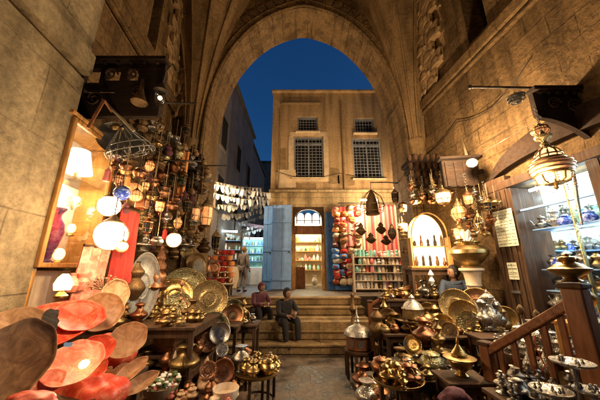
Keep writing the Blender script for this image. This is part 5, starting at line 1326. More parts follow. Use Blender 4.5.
# wooden arch above the shop
mb = MB(); n = 22
P_ = []
for i in range(n+1):
    a = PI*(i/n); P_.append((ya-.2+(yb+.30-ya+.2)*(.5-.5*math.cos(a)), 3.16+.62*math.sin(a)))
poly = P_+[(y, 3.16+(z-3.16)*.72) for y, z in reversed(P_)]
Mx = Matrix.Rotation(PI/2, 4, 'Z')
for i in range(n):
    q = [P_[i], P_[i+1], (P_[i+1][0], 3.16+(P_[i+1][1]-3.16)*.45), (P_[i][0], 3.16+(P_[i][1]-3.16)*.45)]
    mb.prism(q[::-1], .12, Matrix.Translation((-.0, 0, 0)) @ Mx)
mb.build('wooden_arch', M['wooddk'], sf, sharp=40)
# shop interior
si = thing('silver_shop', 'bright cool lit shop interior with shelves of silver ware', 'shop interior', (RA+RB*3.2, 3.2, 0), rzR)
def sib(c, s, nm, mat): return MB().box(c, s).build(nm, M[mat], si)
sib((2.4, .1, 2.2), (.06, 4.0, 3.2), 'rear_wall', 'white'); sib((1.5, 2.05, 2.2), (1.8, .06, 3.2), 'end_wall', 'white'); sib((1.5, -1.9, 2.2), (1.8, .06, 3.2), 'end_wall', 'cream')
sib((1.5, .1, 3.6), (1.9, 4.0, .06), 'shop_ceiling', 'white'); sib((1.5, .1, .66), (1.9, 4.0, .06), 'shop_floor', 'wood')
for k in range(3):
    MB().cyl((1.0+.5*(k%2), -1.2+1.0*k, 3.25), (1.0+.5*(k%2), -.3+1.0*k, 3.25), .03).build('tube_lamp', M['tube'], si)
for k in range(2): MB().cyl((1.85, -1.2+1.5*k, 2.52), (1.85, .1+1.5*k, 2.52), .018).build('tube_lamp', M['tube'], si)
shz = [1.0, 1.35, 1.7, 2.05, 2.62]
for z in shz:
    sib((2.18, .1, z), (.38, 3.9, .025), 'shelf', 'glass' if False else 'greyblue'); sib((1.45, 1.86, z), (1.4, .34, .025), 'shelf', 'greyblue')
WZ = (.80, 1.10, 1.40, 1.70, 2.30)
for z in WZ: MB().box((.24, -.05, z), (.34, 1.85, .015)).build('window_shelf', M['greyblue'], si)
MB().cyl((.10, -.9, 2.93), (.10, .8, 2.93), .022).build('tube_lamp', M['tube'], si); MB().cyl((.40, -.9, 2.24), (.40, .8, 2.24), .016).build('tube_lamp', M['tube'], si)
rnd = random.Random(21); MXS = Matrix.Translation(si.location) @ Matrix.Rotation(rzR, 4, 'Z')
protos = []
for kd, h, mt in (('jug',.24,'silver'),('vase',.26,'silver'),('gourd',.22,'silvere'),('pot',.18,'silver'),('jug',.28,'silvere'),('lamp',.30,'silver'),('vase',.2,'teal'),('gourd',.24,'brass'),('pot',.2,'indigo')):
    protos.append(vessel((0,0,-5), h, mt, 'silver or coloured vessel crowded on the lit shop shelves', kd, name='shop_vessel', cat='vessel', group='vessels on the shelves of the bright shop'))
used = [False]*len(protos)
def placev(p, i=None, s=1.0):
    i = rnd.choice([0,1,2,3,4,5,0,1,2,3,4,6,7,8]) if i is None else i
    w = MXS @ Vector(p)
    if not used[i]: used[i] = True; o = protos[i]; o.location = w
    else: o = dup(protos[i], w, rot=(0,0,rnd.uniform(0,6)))
    o.scale = (s,)*3
for z in shz:
    for j in range(14):
        placev((2.16+rnd.uniform(-.05,.05), .10+j*.13, z+.014), s=rnd.uniform(.75,1.05) if z < 2.5 else 1.2)
    for j in range(9):
        placev((.86+j*.15, 1.84+rnd.uniform(-.05,.05), z+.014), s=rnd.uniform(.75,1.05) if z < 2.5 else 1.2)
for z in WZ:
    for j in range(14): placev((.24+rnd.uniform(-.08,.08), -.55+j*.105, z+.009), s=rnd.uniform(.75,1.05))
for i, u_ in enumerate(used):
    if not u_: placev((.46, -.2-.1*i, .811), i, .8)
# notices on the jamb
def notice(px, py, w, h, label, lines, off=.17, cols=4, rz=0):
    p = onR(px, py, off); t = thing('paper_notice', label, 'notice', p, rzR)
    MB().box((0,0,0), (.006, w, h)).build('sheet', M['paper'], t)
    mb = MB(); rnd = random.Random(int(px))
    for r_ in range(lines):
        z = h/2-h*(r_+.7)/(lines+.4)
        for c in range(cols):
            y0 = -w/2+w*(c+.12)/cols; x = 0
            # short joined cursive strokes
            y = y0
            while y < y0+w/cols*.76:
                l = rnd.uniform(.006,.02); mb.box((-.0042, y+l/2, z+rnd.uniform(-.003,.003)), (.0012, l, .006)); 
                if rnd.random() < .5: mb.box((-.0042, y+l, z+.007), (.0012, .005, .018))
                if rnd.random() < .4: mb.box((-.0042, y+l*.5, z-.012), (.0012, .005, .005))
                y += l+.003
    mb.build('writing', M['ink'], t)
    mb = MB(); mb.box((-.0045, 0, 0), (.001, .004, h*.9)); mb.box((-.0046, 0, h*.15), (.001, w*.9, .004)); mb.box((-.0046, 0, -h*.2), (.001, w*.9, .004)); mb.build('ruling', M['ink'], t)
    return t
notice(505, 228, .36, .60, 'large pale sheet of handwritten columns pinned to the shop jamb', 11)
notice(513, 271, .17, .26, 'small yellowed slip pinned below the large sheet', 4, cols=2)
tag(MB().box((0,0,0), (.012,.16,.04)).build('metal_plate', M['steel'], loc=onR(516,292,.17)), 'thin metal plate below the small yellowed slip', 'plate').rotation_euler = (0,0,rzR)

# carved bracket with rod
bx0 = at(531, 88, 3.0).x; bx1 = at(594, 100, 3.0).x
carved_board(bx0, bx1, 3.0, at(570,160,3.0).z, at(560,89,3.0).z, 'dark arched carved bracket above the big brass lantern', True, True)
a = at(470,87,3.0); b = at(592,88.5,3.0); t = thing('iron_rod', 'straight iron rod running out from the carved bracket', 'rod', a)
MB().cyl((0,0,0), b-a, .017, n=8).build('rod', M['iron'], t); MB().ball((0,0,0), .028, 10).build('knob', M['iron'], t)
lantern(516,98,2.95,15,13,'small dark lantern hanging from the iron rod','iron','glass','hex',chain=0)
a = at(430,183,5.9); b = at(540,119,3.05); tag(MB().cyl(a, b, .0045, n=8).build('pale_rod', M['iron']), 'long thin rod slanting from gate jamb to carved bracket', 'rod')
# big lantern
k = mpp(550,165,2.9); c = at(551,167,2.9); t = thing('great_lantern', 'great tiered brass lantern with mosaic glass by the shop', 'lantern', c, .2); t.scale = (.82,.82,.86)
MB().lathe([(.21,-.11),(.245,-.06),(.25,0),(.23,.06),(.17,.10)], 28).build('mosaic_drum', M['mosaic'], t)
MB().lathe([(.10,-.235),(.17,-.21),(.19,-.16),(.20,-.115)], 20).build('lower_glass', M['lanternlit'], t)
MB().lathe([(.14,.115),(.15,.16),(.12,.22),(.07,.27)], 20).build('upper_glass', M['lanternlit'], t)
MB().torus((0,0,-.11), .215, .020).torus((0,0,.105), .175, .018).torus((0,0,.05),.237,.010).torus((0,0,-.055),.247,.010).torus((0,0,0),.255,.010).torus((0,0,-.235), .105, .014).torus((0,0,.165),.155,.012).build('hoop', M['brass'], t)
mb = MB(); mc = MB()
for i in range(10):
    a = 2*PI*i/10; ca_, sa = math.cos(a), math.sin(a)
    mc.tube([(.10*ca_,.10*sa,-.24),(.18*ca_,.18*sa,-.21),(.205*ca_,.205*sa,-.115)], .012, 5); mb.tube([(.15*ca_,.15*sa,.11),(.157*ca_,.157*sa,.165),(.125*ca_,.125*sa,.23),(.07*ca_,.07*sa,.275)], .012, 5)
mb.build('upper_cage', M['brass'], t); mc.build('lower_cage', M['brass'], t)
MB().lathe([(.08,.27),(.09,.285),(.05,.32),(.06,.35),(.03,.38),(.05,.41),(.10,.44),(.11,.47),(.04,.50),(.02,.56)], 18).build('crown', M['brasse'], t)
MB().lathe([(.003,-.33),(.03,-.30),(.02,-.27),(.09,-.245)], 14).build('base_drop', M['brass'], t)
for i in range(8):
    a = 2*PI*i/8; mb = MB()
    for j in range(6): mb.ball((.215*math.cos(a),.215*math.sin(a),-.14-.035*j), .009, 6)
    mb.build('bead_string', M['copper'], t)
mb = MB()
for i in range(12): 
    Mx = Matrix.Translation((0,0,.56+i*.035)) @ Euler((PI/2,0,(i%2)*PI/2)).to_matrix().to_4x4(); mb.torus((0,0,0), .018, .005, Mx, 8, 4)
mb.build('chain', M['iron'], t)
# side beads
tag(MB().tube([at(574,170,2.9),at(577,200,2.9),at(582,225,2.9)], [.012,.02,.012], 8).build('bead_rope', M['steel']), 'twisted dark bead rope hanging beside the great lantern', 'rope')
lantern(540,130,3.0,15,17,'dark crown shaped lantern over the great lantern','bronze','warmlow','round',chain=0)
# flood lamp on its dark box
p = at(464,170,4.5); t = thing('wooden_beam_box', 'dark wooden box bracket behind the glaring flood lamp', 'bracket', p, R(-8))
MB().box((0,.2,0), (.62,.12,.55)).build('board', M['wooddk'], t, bevel=.02)
for k in range(4): MB().box((-.24+.16*k,.13,-.02), (.05,.03,.48)).build('slat', M['wooddk'], t)
MB().box((0,.16,.30), (.72,.2,.05)).build('cap', M['wooddk'], t, bevel=.01); MB().bar((.2,.2,0), (.75,.35,.1), .08).build('arm', M['wooddk'], t)
p = at(472,163,4.25); t = thing('flood_lamp', 'glaring round flood lamp on the dark wooden box', 'flood lamp', p, rot=facing(472,163,.15))
MB().lathe([(.03,-.11),(.07,-.09),(.085,0),(.09,.01),(.078,.012)], 20).build('housing', M['iron'], t); MB().lathe([(.001,.012),(.074,.012),(.06,.025),(.001,.032)], 20).build('lens', M['flood'], t)
MB().bar((0,.0,-.08), (0,.1,-.16), .02).build('bracket_arm', M['iron'], t)
p = at(462,140,4.9); tag(MB().tube([at(460,130,5.2),at(463,142,4.9),at(467,157,4.6)], [.01,.012,.03], 8).build('lamp_cord', M['rope']), 'pale cord dropping to the flood lamp', 'cord')
# lanterns around the gate jamb
for a in ((443,196,4.6,15,22,'brass','warm','oct','eight sided lit brass lantern below the flood lamp'),
 (459,212,4.7,15,30,'brasse','warmlow','onion','round caged brass lantern between lit panel and notice'),
 (459,232,4.55,12,22,'brass','warmlow','hex','lower brass lantern over the white flowers'),
 (403,207,5.7,8,16,'brass','warm','hex','small lit lantern topmost on the gate jamb'),
 (403,226,5.7,10,18,'brass','warm','oct','small lit lantern lower on the gate jamb'),
 (415,202,5.8,7,9,'brass','warm','hex','tiny square lit lantern under the carved corbel'),
 (479,222,4.3,10,24,'brass','glass','onion','clear glass brass lantern beside the large sheet'),
 (395,196,5.9,7,20,'bronze','darkgl','hex','dark lantern hanging against the carved corbel'),
 (424,196,5.4,8,16,'bronze','darkgl','hex','dark small lantern above the arched lit panel'),
 (392,232,6.0,8,22,'bronze','darkgl','onion','dark onion lantern on the jamb edge by the striped rug'),
 (451,180,4.8,9,14,'bronze','warmlow','round','little round lantern under the wooden box'),
 (487,205,4.2,8,16,'bronze','darkgl','hex','dark lantern at the top corner of the large sheet'),
 (468,198,4.4,9,20,'copper','warmlow','hex','copper lantern just under the flood lamp box')):
    lantern(a[0],a[1],a[2],a[3],a[4],a[8],a[5],a[6],a[7],chain=.3)
# arched lit panel with vase silhouettes
p = at(433,266,5.1); k = mpp(433,240,5.1); w = 39*k; h = at(433,210,5.1).z-p.z
t = thing('lit_arched_case', 'arched glowing show case with small dark figurines', 'display case', p, R(-6))
mb = MB(); ap = arch_pts(w*.44, h*.52, h*.95, 12); poly = [(-x, z) for x, z in ap]+[(x, z) for x, z in reversed(ap[:-1])]
MB().prism([(x, z) for x, z in poly[::-1]], .03, Matrix.Translation((0,.20,0))).build('lit_back', M['panel'], t)
MB().tube([(-x, -.01, z) for x, z in ap]+[(x, -.01, z) for x, z in reversed(ap[:-1])], .014, 6).build('arched_rim', M['oak'], t, sharp=60)
MB().tube([(-x, .21, z) for x, z in ap]+[(x, .21, z) for x, z in reversed(ap[:-1])], .012, 6).build('rear_rim', M['oak'], t, sharp=60)
MB().box((0,.10,-.02), (w+.05,.26,.04)).build('base_board', M['oak'], t, bevel=.008); 
for s in (-1,1): MB().box((s*(w/2-.02),.09,h*.25), (.02,.22,h*.5)).build('end_panel', M['oak'], t)
MB().box((0,.10,h*.34), (w*.86,.16,.012)).build('shelf', M['oak'], t)
rnd = random.Random(6)
for j in range(5):
    for z in (.002, h*.34+.008):
        x = -w*.34+j*w*.17; hh = rnd.uniform(.10,.24); q = t.matrix_basis @ Vector((x,.10,z))
        q = Vector(p)+Matrix.Rotation(R(-6),3,'Z') @ Vector((x,.10,z))
        tag(MB().lathe([(.02,0),(.03,.02),(rnd.uniform(.018,.04),hh*.35),(rnd.uniform(.012,.03),hh*.6),(rnd.uniform(.01,.025),hh*.82),(.004,hh)], 10).build('figurine', M[rnd.choice(['bronze','iron','copper'])], loc=q), 'small dark figurine inside the arched glowing case', 'figurine', 'figurines in the arched glowing case')
table_(p.x, 5.25, 0, .9, .4, p.z-.045, 'slim wooden stand carrying the arched glowing case')
tag(MB().lathe([(.03,0),(.05,.05),(.02,.12),(.05,.16),(.02,.22),(.004,.25)],12).build('white_ornament',M['white'],loc=at(432,284,4.9)),'white ornament below the arched glowing case','ornament')
# column, urn, flowers
pc = at(472,325,4.65); ub = at(473,268,4.55); t = thing('twisted_column', 'cream marble pedestal with a twisted shaft under the urn', 'pedestal', (ub.x, 4.6, 0)); Hc_ = ub.z
MB().box((0,0,.06), (.34,.34,.12)).build('plinth', M['marble'], t, bevel=.015); vs=[]; fs=[]; n=24; m=40
for i in range(m+1):
    z=.12+(Hc_-.42)*i/m
    for j in range(n): a=2*PI*j/n; r=.095*(1+.16*math.cos(3*a+i*.42)); vs.append((r*math.cos(a),r*math.sin(a),z))
for i in range(m):
    for j in range(n): q=(j+1)%n; fs.append((i*n+j,i*n+q,(i+1)*n+q,(i+1)*n+j))
MB().add(vs,fs).build('twisted_shaft', M['marble'], t, sharp=70)
MB().lathe([(.11,Hc_-.30),(.12,Hc_-.28),(.11,Hc_-.26),(.13,Hc_-.10),(.17,Hc_-.05),(.19,Hc_-.04),(.19,Hc_-.002)], 24).build('capital', M['marble'], t)
t = thing('brass_urn', 'big bellied brass urn on the twisted marble pedestal', 'urn', (ub.x, 4.6, ub.z))
MB().lathe([(.14,0),(.16,.02),(.12,.05),(.22,.13),(.30,.24),(.30,.30),(.22,.37),(.15,.39),(.17,.42),(.19,.43)], 28).build('body', M['brass'], t); MB().torus((0,0,.43),.185,.014).build('rim', M['gold'], t)
rnd = random.Random(8); mb = MB()
for i in range(9):
    a = rnd.uniform(0,6.28); w_ = .10; q = Vector((.09*math.cos(a), .09*math.sin(a), .0))
    mb.add([q, q+Vector((w_*math.cos(a+.6), w_*math.sin(a+.6), .14)), q+Vector((1.5*w_*math.cos(a), 1.5*w_*math.sin(a), .20)), q+Vector((w_*math.cos(a-.6), w_*math.sin(a-.6), .14))], [(0,1,2),(0,2,3),(2,1,0),(3,2,0)])
tag(mb.build('white_flowers', M['white'], loc=(ub.x-.05,4.55,ub.z+.43)), 'white paper flowers standing in the brass urn', 'paper flowers')
# brass tray cluster
slab_table(1.75,2.75,3.85,4.55,.82,'dark table behind the railing with the round trays')
for a in ((456,305,4.35,15,'brasse','back tray of the cluster in front of the seated man'),(478,305,4.3,16,'coppere','copper toned tray beside the silver jugs'),(464,315,4.15,14,'brass','middle tray overlapping both rear trays'),(444,325,4.05,10,'gold','small gleaming round tray at the cluster end'),(470,324,4.0,12,'green','greenish tray lowest in the front of the cluster'),(450,331,3.95,8,'brass','smallest tray leaning at the very front')):
    tray(a[0],a[1],a[2],a[3],a[4],a[5],up=.2,mat2='gold')
rnd = random.Random(31)
for i,(px,py,h,kd,mt) in enumerate(((486,330,.42,'jug','silver'),(493,330,.50,'jug','silvere'),(500,331,.40,'jug','silver'),(506,334,.34,'jug','brass'),(489,336,.30,'jug','silver'),(498,337,.28,'pot','brasse'))):
    vessel(at(px,py,3.9),h*.9,mt,['tall silver ewer nearest the copper toned tray','tallest engraved silver ewer in the ewer row','silver ewer in the middle of the row','brass ewer at the railing end of the row','short silver ewer in front of the row','lidded engraved pot at the foot of the ewers'][i],kd,w=.62,name='silver_ewer' if 'silver' in mt else 'brass_ewer',cat='ewer')
slab_table(2.2,3.1,3.5,3.84,at(495,332,3.8).z-.01,'narrow table carrying the row of ewers')
# pots and goods lower on the railing side
slab_table(1.25,2.05,3.3,3.82,.50,'low dark bench with kettles by the railing')
for px,py,h,kd,mt,lb in ((433,372,.26,'pot','green','green kettle on the low bench'),(417,366,.13,'jug','silver','small silver jug beside the green kettle'),(424,368,.13,'gourd','silver','small silver flask beside the green kettle'),(409,366,.15,'pot','brass','brass sugar pot at the bench end'),(445,368,.22,'gourd','bronze','bronze gourd vase on the low bench')):
    vessel(onZ(px,py,.50),h,mt,lb,kd)
p = at(462,376,3.1); t = thing('incense_burner','gold incense burner with onion lid on its own saucer','incense burner',p)
MB().lathe([(.06,0),(.07,.015),(.04,.04),(.10,.09),(.13,.15),(.125,.17)],22).build('bowl',M['gold'],t); MB().lathe([(.15,.165),(.16,.175),(.13,.185)],24).build('saucer',M['brass'],t); MB().lathe([(.07,.185),(.08,.21),(.04,.26),(.015,.30),(.02,.32),(.002,.37)],16).build('lid',M['gold'],t)
slab_table(1.45,1.9,2.9,3.28,p.z,'small square table under the gold incense burner')
tray(413,345,4.0,9,'gold','little tilted brass tray below the teapot shelf',up=.3,side=.3)
p = at(415,331,4.6); t=thing('brass_brazier','pedestal brazier with pierced gallery behind the tilted tray','brazier',(p.x,4.6,p.z)); MB().lathe([(.10,0),(.12,.02),(.05,.06),(.05,.10),(.26,.14),(.28,.17),(.26,.17),(.02,.15)],26).build('base_dish',M['bronze'],t); MB().lathe([(.15,.16),(.17,.2),(.16,.32),(.18,.34)],20,flute=10,fl=.04).build('gallery',M['brasse'],t); MB().lathe([(.17,.34),(.12,.42),(.04,.48),(.05,.51),(.005,.56)],20).build('lid',M['silvere'],t)
slab_table(1.3,2.1,4.35,4.9,p.z,'dark table under the pedestal brazier')
for px,py,Y,h,kd,mt,lb in ((395,332,4.8,.3,'jug','bronze','dark ewer between brazier and wooden balusters'),(428,330,4.7,.34,'vase','brass','brass vase standing behind the tilted tray'),(436,322,4.8,.3,'gourd','brass','brass gourd bottle near the seated man'),(404,300,5.3,.26,'pot','brass','brass pot perched by the gate jamb'),(425,296,5.3,.28,'jug','silver','silver jug below the arched glowing case'),(436,298,5.2,.24,'jug','silver','second silver jug next to the seated man'),(418,318,4.7,.2,'jug','silver','silver jug behind the brazier lid')):
    pz=at(px,py,Y); vessel(pz,h,mt,lb,kd)
slab_table(1.55,2.5,5.0,5.55,at(420,298,5.3).z,'shelf table behind the brazier near the gate jamb')
slab_table(1.5,1.75,4.92,4.99,.4,'x') if False else None
for i,(px,py,rx,ry,mt,lb) in enumerate(((405,352,13,8,'black','dark bundle of cloth under the brazier'),(425,390,14,8,'steel','grey crumpled bundle under the incense table'),(375,348,9,7,'black','black iron pot shape beside the stool lantern'))):
    pass
t = vessel(onZ(392,362,.0)+Vector((0,0,.30)),.30,'iron','black iron cauldron between stool lantern and bench','pot',w=1.2); table_(onZ(392,362,0).x,onZ(392,362,0).y,0,.4,.4,.30,'tiny stand under the black cauldron')
blob(455,398,2.6,15,9,'purple','dark plum cloth bundle under the incense burner','cloth_bundle','bundle',8,.14)
# balustrades
def balustrade(p0, p1, h0, nb, wn, label, mat='woodr', ends=(1.0,1.0), th=.05, drop=.62):
    """p0/p1 = handrail end points; newel widths wn"""
    p0=Vector(p0); p1=Vector(p1); t=thing('wooden_balustrade',label,'balustrade',(p0.x,p0.y,0)); d=p1-p0; o=Vector((p0.x,p0.y,0))
    L=lambda v: Vector(v)-o
    u=Vector((d.x,d.y,0)).normalized(); rz=math.atan2(u.y,u.x)
    MB().bar(L(p0),L(p1),.085,.075).build('handrail',M['woodx'],t,bevel=.012)
    lo=Vector((0,0,-drop)); MB().bar(L(p0+lo),L(p1+lo),.06,.06).build('bottom_rail',M['woodx'],t,bevel=.01)
    for i in range(1,nb+1):
        q=p0.lerp(p1,i/(nb+1)); z0=q.z-drop
        MB().box((q.x-o.x,q.y-o.y,(q.z+z0)/2),(th,.03,drop-.06),(0,0,rz)).build('baluster',M[mat],t,bevel=.006)
    for q,w,e in ((p0,wn[0],ends[0]),(p1,wn[1],ends[1])):
        hh=q.z+.10*e
        nw=MB().box((q.x-o.x,q.y-o.y,hh/2),(w,w,hh),(0,0,rz)).build('newel_post',M[mat],t,bevel=.012)
        MB().box((q.x-o.x,q.y-o.y,hh+.02),(w*1.2,w*1.2,.04),(0,0,rz)).build('newel_cap',M['wood'],nw,bevel=.01)
    return t
balustrade(at(487,352,3.0),at(577,300,2.25),0,5,(.10,.14),'thick reddish wooden stair railing rising toward the shop',drop=.75,ends=(.6,.9))
balustrade(at(370,305,5.5),at(414,285,5.2),0,5,(.09,.09),'thin lighter railing at the top corner of the street steps','oak' if False else 'woodr',drop=.55,ends=(.5,.3),th=.04)
# stair behind railing
t=thing('wooden_stair','short wooden stair behind the reddish railing leading to the shop','stair',(2.35,2.95,0),math.atan2(-.7,.34)+PI/2)
for i in range(4): MB().box((.42,-.12-.22*i,.09+.18*i-.0),(.8,.24,.18*(1)+.0)).build('tread',M['wood'],t,bevel=.01)
MB().box((.42,-1.9,.36),(.9,2.0,.70)).build('landing',M['wood'],t)
# tall urn lamp on big newel
p=at(578,291,2.22); t=thing('brass_finial_urn','wide brass lidded urn on top of the big newel post','urn',(at(577,300,2.25).x,2.25,at(577,300,2.25).z+.14))
MB().lathe([(.06,0),(.07,.01),(.04,.03),(.10,.06),(.135,.09),(.14,.105),(.11,.12)],26).build('bowl',M['brass'],t); MB().lathe([(.11,.12),(.09,.14),(.05,.16),(.06,.185),(.055,.20),(.02,.21),(.025,.225),(.003,.24)],20).build('lid',M['gold'],t)
p=at(592,325,2.6); vessel((p.x,2.6,p.z),.62,'brass','tall slender brass lamp stand behind the big newel','lamp',w=.45)
slab_table(2.55,3.35,2.35,2.9,p.z,'oak topped shelf below the slender brass lamp stand','oak')
# silver water pipes behind railing
for px,py,Y,h,lb,sv in ((533,372,2.9,.62,'silver water pipe seen through the railing balusters',1),(549,372,2.8,.55,'silver water pipe nearer the big newel',1)):
    hookah((at(px,py,Y)),h,lb,'silver',False)
for px,py,Y,rp,lb in ((572,363,2.05,17,'silver dish on a tall stem near the big newel'),(551,391,2.0,17,'silver dish on a stem, lower and closer to the railing'),(592,392,2.0,14,'silver dish on a stem at the far lower corner')):
    p=at(px,py,Y); r=rp*mpp(px,py,Y); t=thing('stemmed_dish',lb,'dish stand',(p.x,p.y,0))
    MB().lathe([(.02,p.z-.03),(r*.6,p.z-.02),(r,p.z),(r*1.03,p.z+.012),(r*.98,p.z+.012),(r*.6,p.z-.005),(.02,p.z-.01)],32).build('dish',M['silvere'],t)
    MB().lathe([(.09,0),(.10,.02),(.03,.06),(.016,.2),(.02,.4),(.012,p.z-.1),(.025,p.z-.05),(.018,p.z-.03)],16).build('stem',M['silver'],t)
    rnd=random.Random(px)
    for i in range(9):
        a=rnd.uniform(0,6.28); q=r*.8*math.sqrt(rnd.random()); b=MB().lathe([(.008,0),(.012,.01),(.005,.02),(.009,.03),(.002,.035)],8).build('trinket',M['silver'],loc=(p.x+q*math.cos(a),p.y+q*math.sin(a),p.z-.002)); tag(b,'tiny silver trinket lying on the stemmed dishes','trinket','trinkets on the stemmed dishes')
for px,py,Y,h,kd,mt,lb in ((512,352,3.3,.20,'gourd','silver','silver flask just behind the lower newel'),(524,350,3.3,.25,'jug','silver','silver ewer between the lower balusters'),(540,350,3.2,.3,'vase','silvere','engraved silver vase under the handrail'),(520,395,2.5,.2,'gourd','silver','silver flask at the foot of the railing')):
    vessel(at(px,py,Y),h,mt,lb,kd)
slab_table(2.25,3.15,2.98,3.45,at(524,350,3.3).z,'dark table behind the lower newel with silver flasks')
slab_table(1.6,2.2,2.3,2.65,at(520,395,2.5).z,'low plank table at the foot of the railing')

# ================================================================== PEOPLE
def skinmesh(J, E, name, mat, parent=None, sub=2):
    names=list(J); me=bpy.data.meshes.new(name); me.from_pydata([J[n][0] for n in names],[(names.index(a),names.index(b)) for a,b in E],[])
    o=bpy.data.objects.new(name,me); COL.objects.link(o)
    m=o.modifiers.new('s','SKIN'); m.use_smooth_shade=True
    for i,n in enumerate(names): r=J[n][1]; me.skin_vertices[0].data[i].radius=(r,r) if not isinstance(r,tuple) else r
    me.skin_vertices[0].data[0].use_root=True
    s=o.modifiers.new('u','SUBSURF'); s.levels=sub; s.render_levels=sub
    dg=bpy.context.evaluated_depsgraph_get(); dg.update(); me2=bpy.data.meshes.new_from_object(o.evaluated_get(dg)); bpy.data.objects.remove(o)
    me2.name=name; me2.materials.clear(); me2.materials.append(mat)
    for p in me2.polygons: p.use_smooth=True
    o=bpy.data.objects.new(name,me2); COL.objects.link(o)
    if parent: o.parent=parent
    return o
def person(loc, rz, J, label, top, bottom, hair='hair', scarf=None, S=1.0):
    """J: joints (x,y,z), facing -Y"""
    t=thing('person',label,'person',loc,rz); t.scale=(S,S,S)
    V=lambda n: Vector(J[n])
    neck=V('neck'); head=V('head'); up=(head-neck).normalized()
    b={'pelvis':(V('pelvis'),.10),'waist':(V('waist'),.095),'chest':(V('chest'),.11),'neck':(neck,.05),'jaw':(neck+(head-neck)*.55+Vector(J.get('fwd',(0,-.02,0))),.055)}
    E=[('pelvis','waist'),('waist','chest'),('chest','neck'),('neck','jaw')]
    for s in ('l','r'):
        b['sh'+s]=(V('sh'+s),.055); b['el'+s]=(V('el'+s),.042); b['wr'+s]=(V('wr'+s),.027); b['hip'+s]=(V('hip'+s),.085); b['kn'+s]=(V('kn'+s),.058); b['an'+s]=(V('an'+s),.038); b['to'+s]=(V('to'+s),.032)
        fd=(V('wr'+s)-V('el'+s)).normalized(); pm_=V('wr'+s)+fd*.07; b['pa'+s]=(pm_,.030)
        E+= [('chest','sh'+s),('sh'+s,'el'+s),('el'+s,'wr'+s),('wr'+s,'pa'+s),('pelvis','hip'+s),('hip'+s,'kn'+s),('kn'+s,'an'+s),('an'+s,'to'+s)]
        sd=fd.cross(Vector((0,-1,.3))).normalized(); 
        for k,(off,ln) in enumerate(((-.03,.07),(-.010,.085),(.010,.08),(.028,.062))):
            q=pm_+sd*off+fd*.02; b[f'f{s}{k}']=(q+fd*ln*.5,.009); b[f'g{s}{k}']=(q+fd*ln*.9+Vector((0,-.012,-.01)),.008); E+= [('pa'+s,f'f{s}{k}'),(f'f{s}{k}',f'g{s}{k}')]
        b['th'+s]=(V('wr'+s)+fd*.03+sd*.05,.010); b['ti'+s]=(V('wr'+s)+fd*.07+sd*.062,.008); E+= [('wr'+s,'th'+s),('th'+s,'ti'+s)]
    body=skinmesh(b,E,'body',M['skin'],t)
    # head joined into the body mesh
    hd=MB(); f=Vector(J.get('face',(0,-1,0))).normalized(); q=f.to_track_quat('-Y','Z').to_matrix().to_4x4(); T=Matrix.Translation(head) @ q
    hb=MB().ball((0,0,0),1,28)
    for v in hb.v:
        x,y,z=v; w=1-.28*max(0,-z)**1.5; v.x=x*.078*w; v.y=y*.098*(1-.12*max(0,-z))-.012*max(0,-z); v.z=z*.118
        if y<-.5 and abs(z-.12)<.25: v.y+=.010*(1-abs(z-.12)/.25)*(1 if .15<abs(x)<.6 else 0)
    hd.add(hb.v,hb.f,T)
    hd.lathe([(.016,-.022),(.013,0),(.006,.035)],8,T @ Matrix.Translation((0,-.096,-.012)) @ Matrix.Rotation(R(-8),4,'X'))
    for s in (-1,1): hd.ball((s*.078,.005,-.01),.02,10,(.4,.8,1.3),T)
    hd.ball((0,-.088,-.055),.018,10,(1.3,.5,.45),T)
    me=body.data; k=len(me.vertices); import bmesh
    bm=bmesh.new(); bm.from_mesh(me); vv=[bm.verts.new(v) for v in hd.v]
    for fc_ in hd.f:
        try: fx_=bm.faces.new([vv[i] for i in fc_]); fx_.smooth=True
        except ValueError: pass
    bm.to_mesh(me); bm.free()
    for s in (-1,1): MB().ball((s*.03,-.084,.012),.011,10,(1.2,.6,.8),T).build('eye',M['black'],t)
    hm=MB().ball((0,.012,.012),1,24)
    for v in hm.v:
        v.x*=.088; v.y=v.y*.108+.016; v.z=v.z*.122+.014
        if v.y<-.03 and v.z<.07: v.y=-.03+.3*(v.y+.03)*0
    hm2=MB(); hm2.add(hm.v,hm.f,T); hm2.build('head_scarf' if scarf else 'hair',M[scarf or hair],t,sharp=70)
    # clothing
    c={'pelvis':(V('pelvis'),(.15)),'waist':(V('waist'),.135),'chest':(V('chest'),.155),'col':(neck-up*.05,.085)}
    E2=[('pelvis','waist'),('waist','chest'),('chest','col')]
    for s in ('l','r'):
        c['sh'+s]=(V('sh'+s),.085); c['el'+s]=(V('el'+s),.06); c['wr'+s]=(V('wr'+s)-(V('wr'+s)-V('el'+s))*.06,.042); E2+= [('chest','sh'+s),('sh'+s,'el'+s),('el'+s,'wr'+s)]
    skinmesh(c,E2,'sweater' if top=='navy' else 'coat',M[top],t)
    g={'pelvis':(V('pelvis')+Vector((0,0,-.01)),.145)}; E3=[]
    for s in ('l','r'):
        g['hip'+s]=(V('hip'+s),.11); g['kn'+s]=(V('kn'+s),.085); g['an'+s]=(V('an'+s)+Vector((0,0,.03)),.065); E3+= [('pelvis','hip'+s),('hip'+s,'kn'+s),('kn'+s,'an'+s)]
        sh_=MB(); a=V('an'+s); b_=V('to'+s); sh_.ball((a+b_)/2+Vector((0,0,-.02)),.06,12,(.75,2.1,.75)); sh_.build('shoe',M['black'],t)
    skinmesh(g,E3,'trousers',M[bottom],t)
    return t
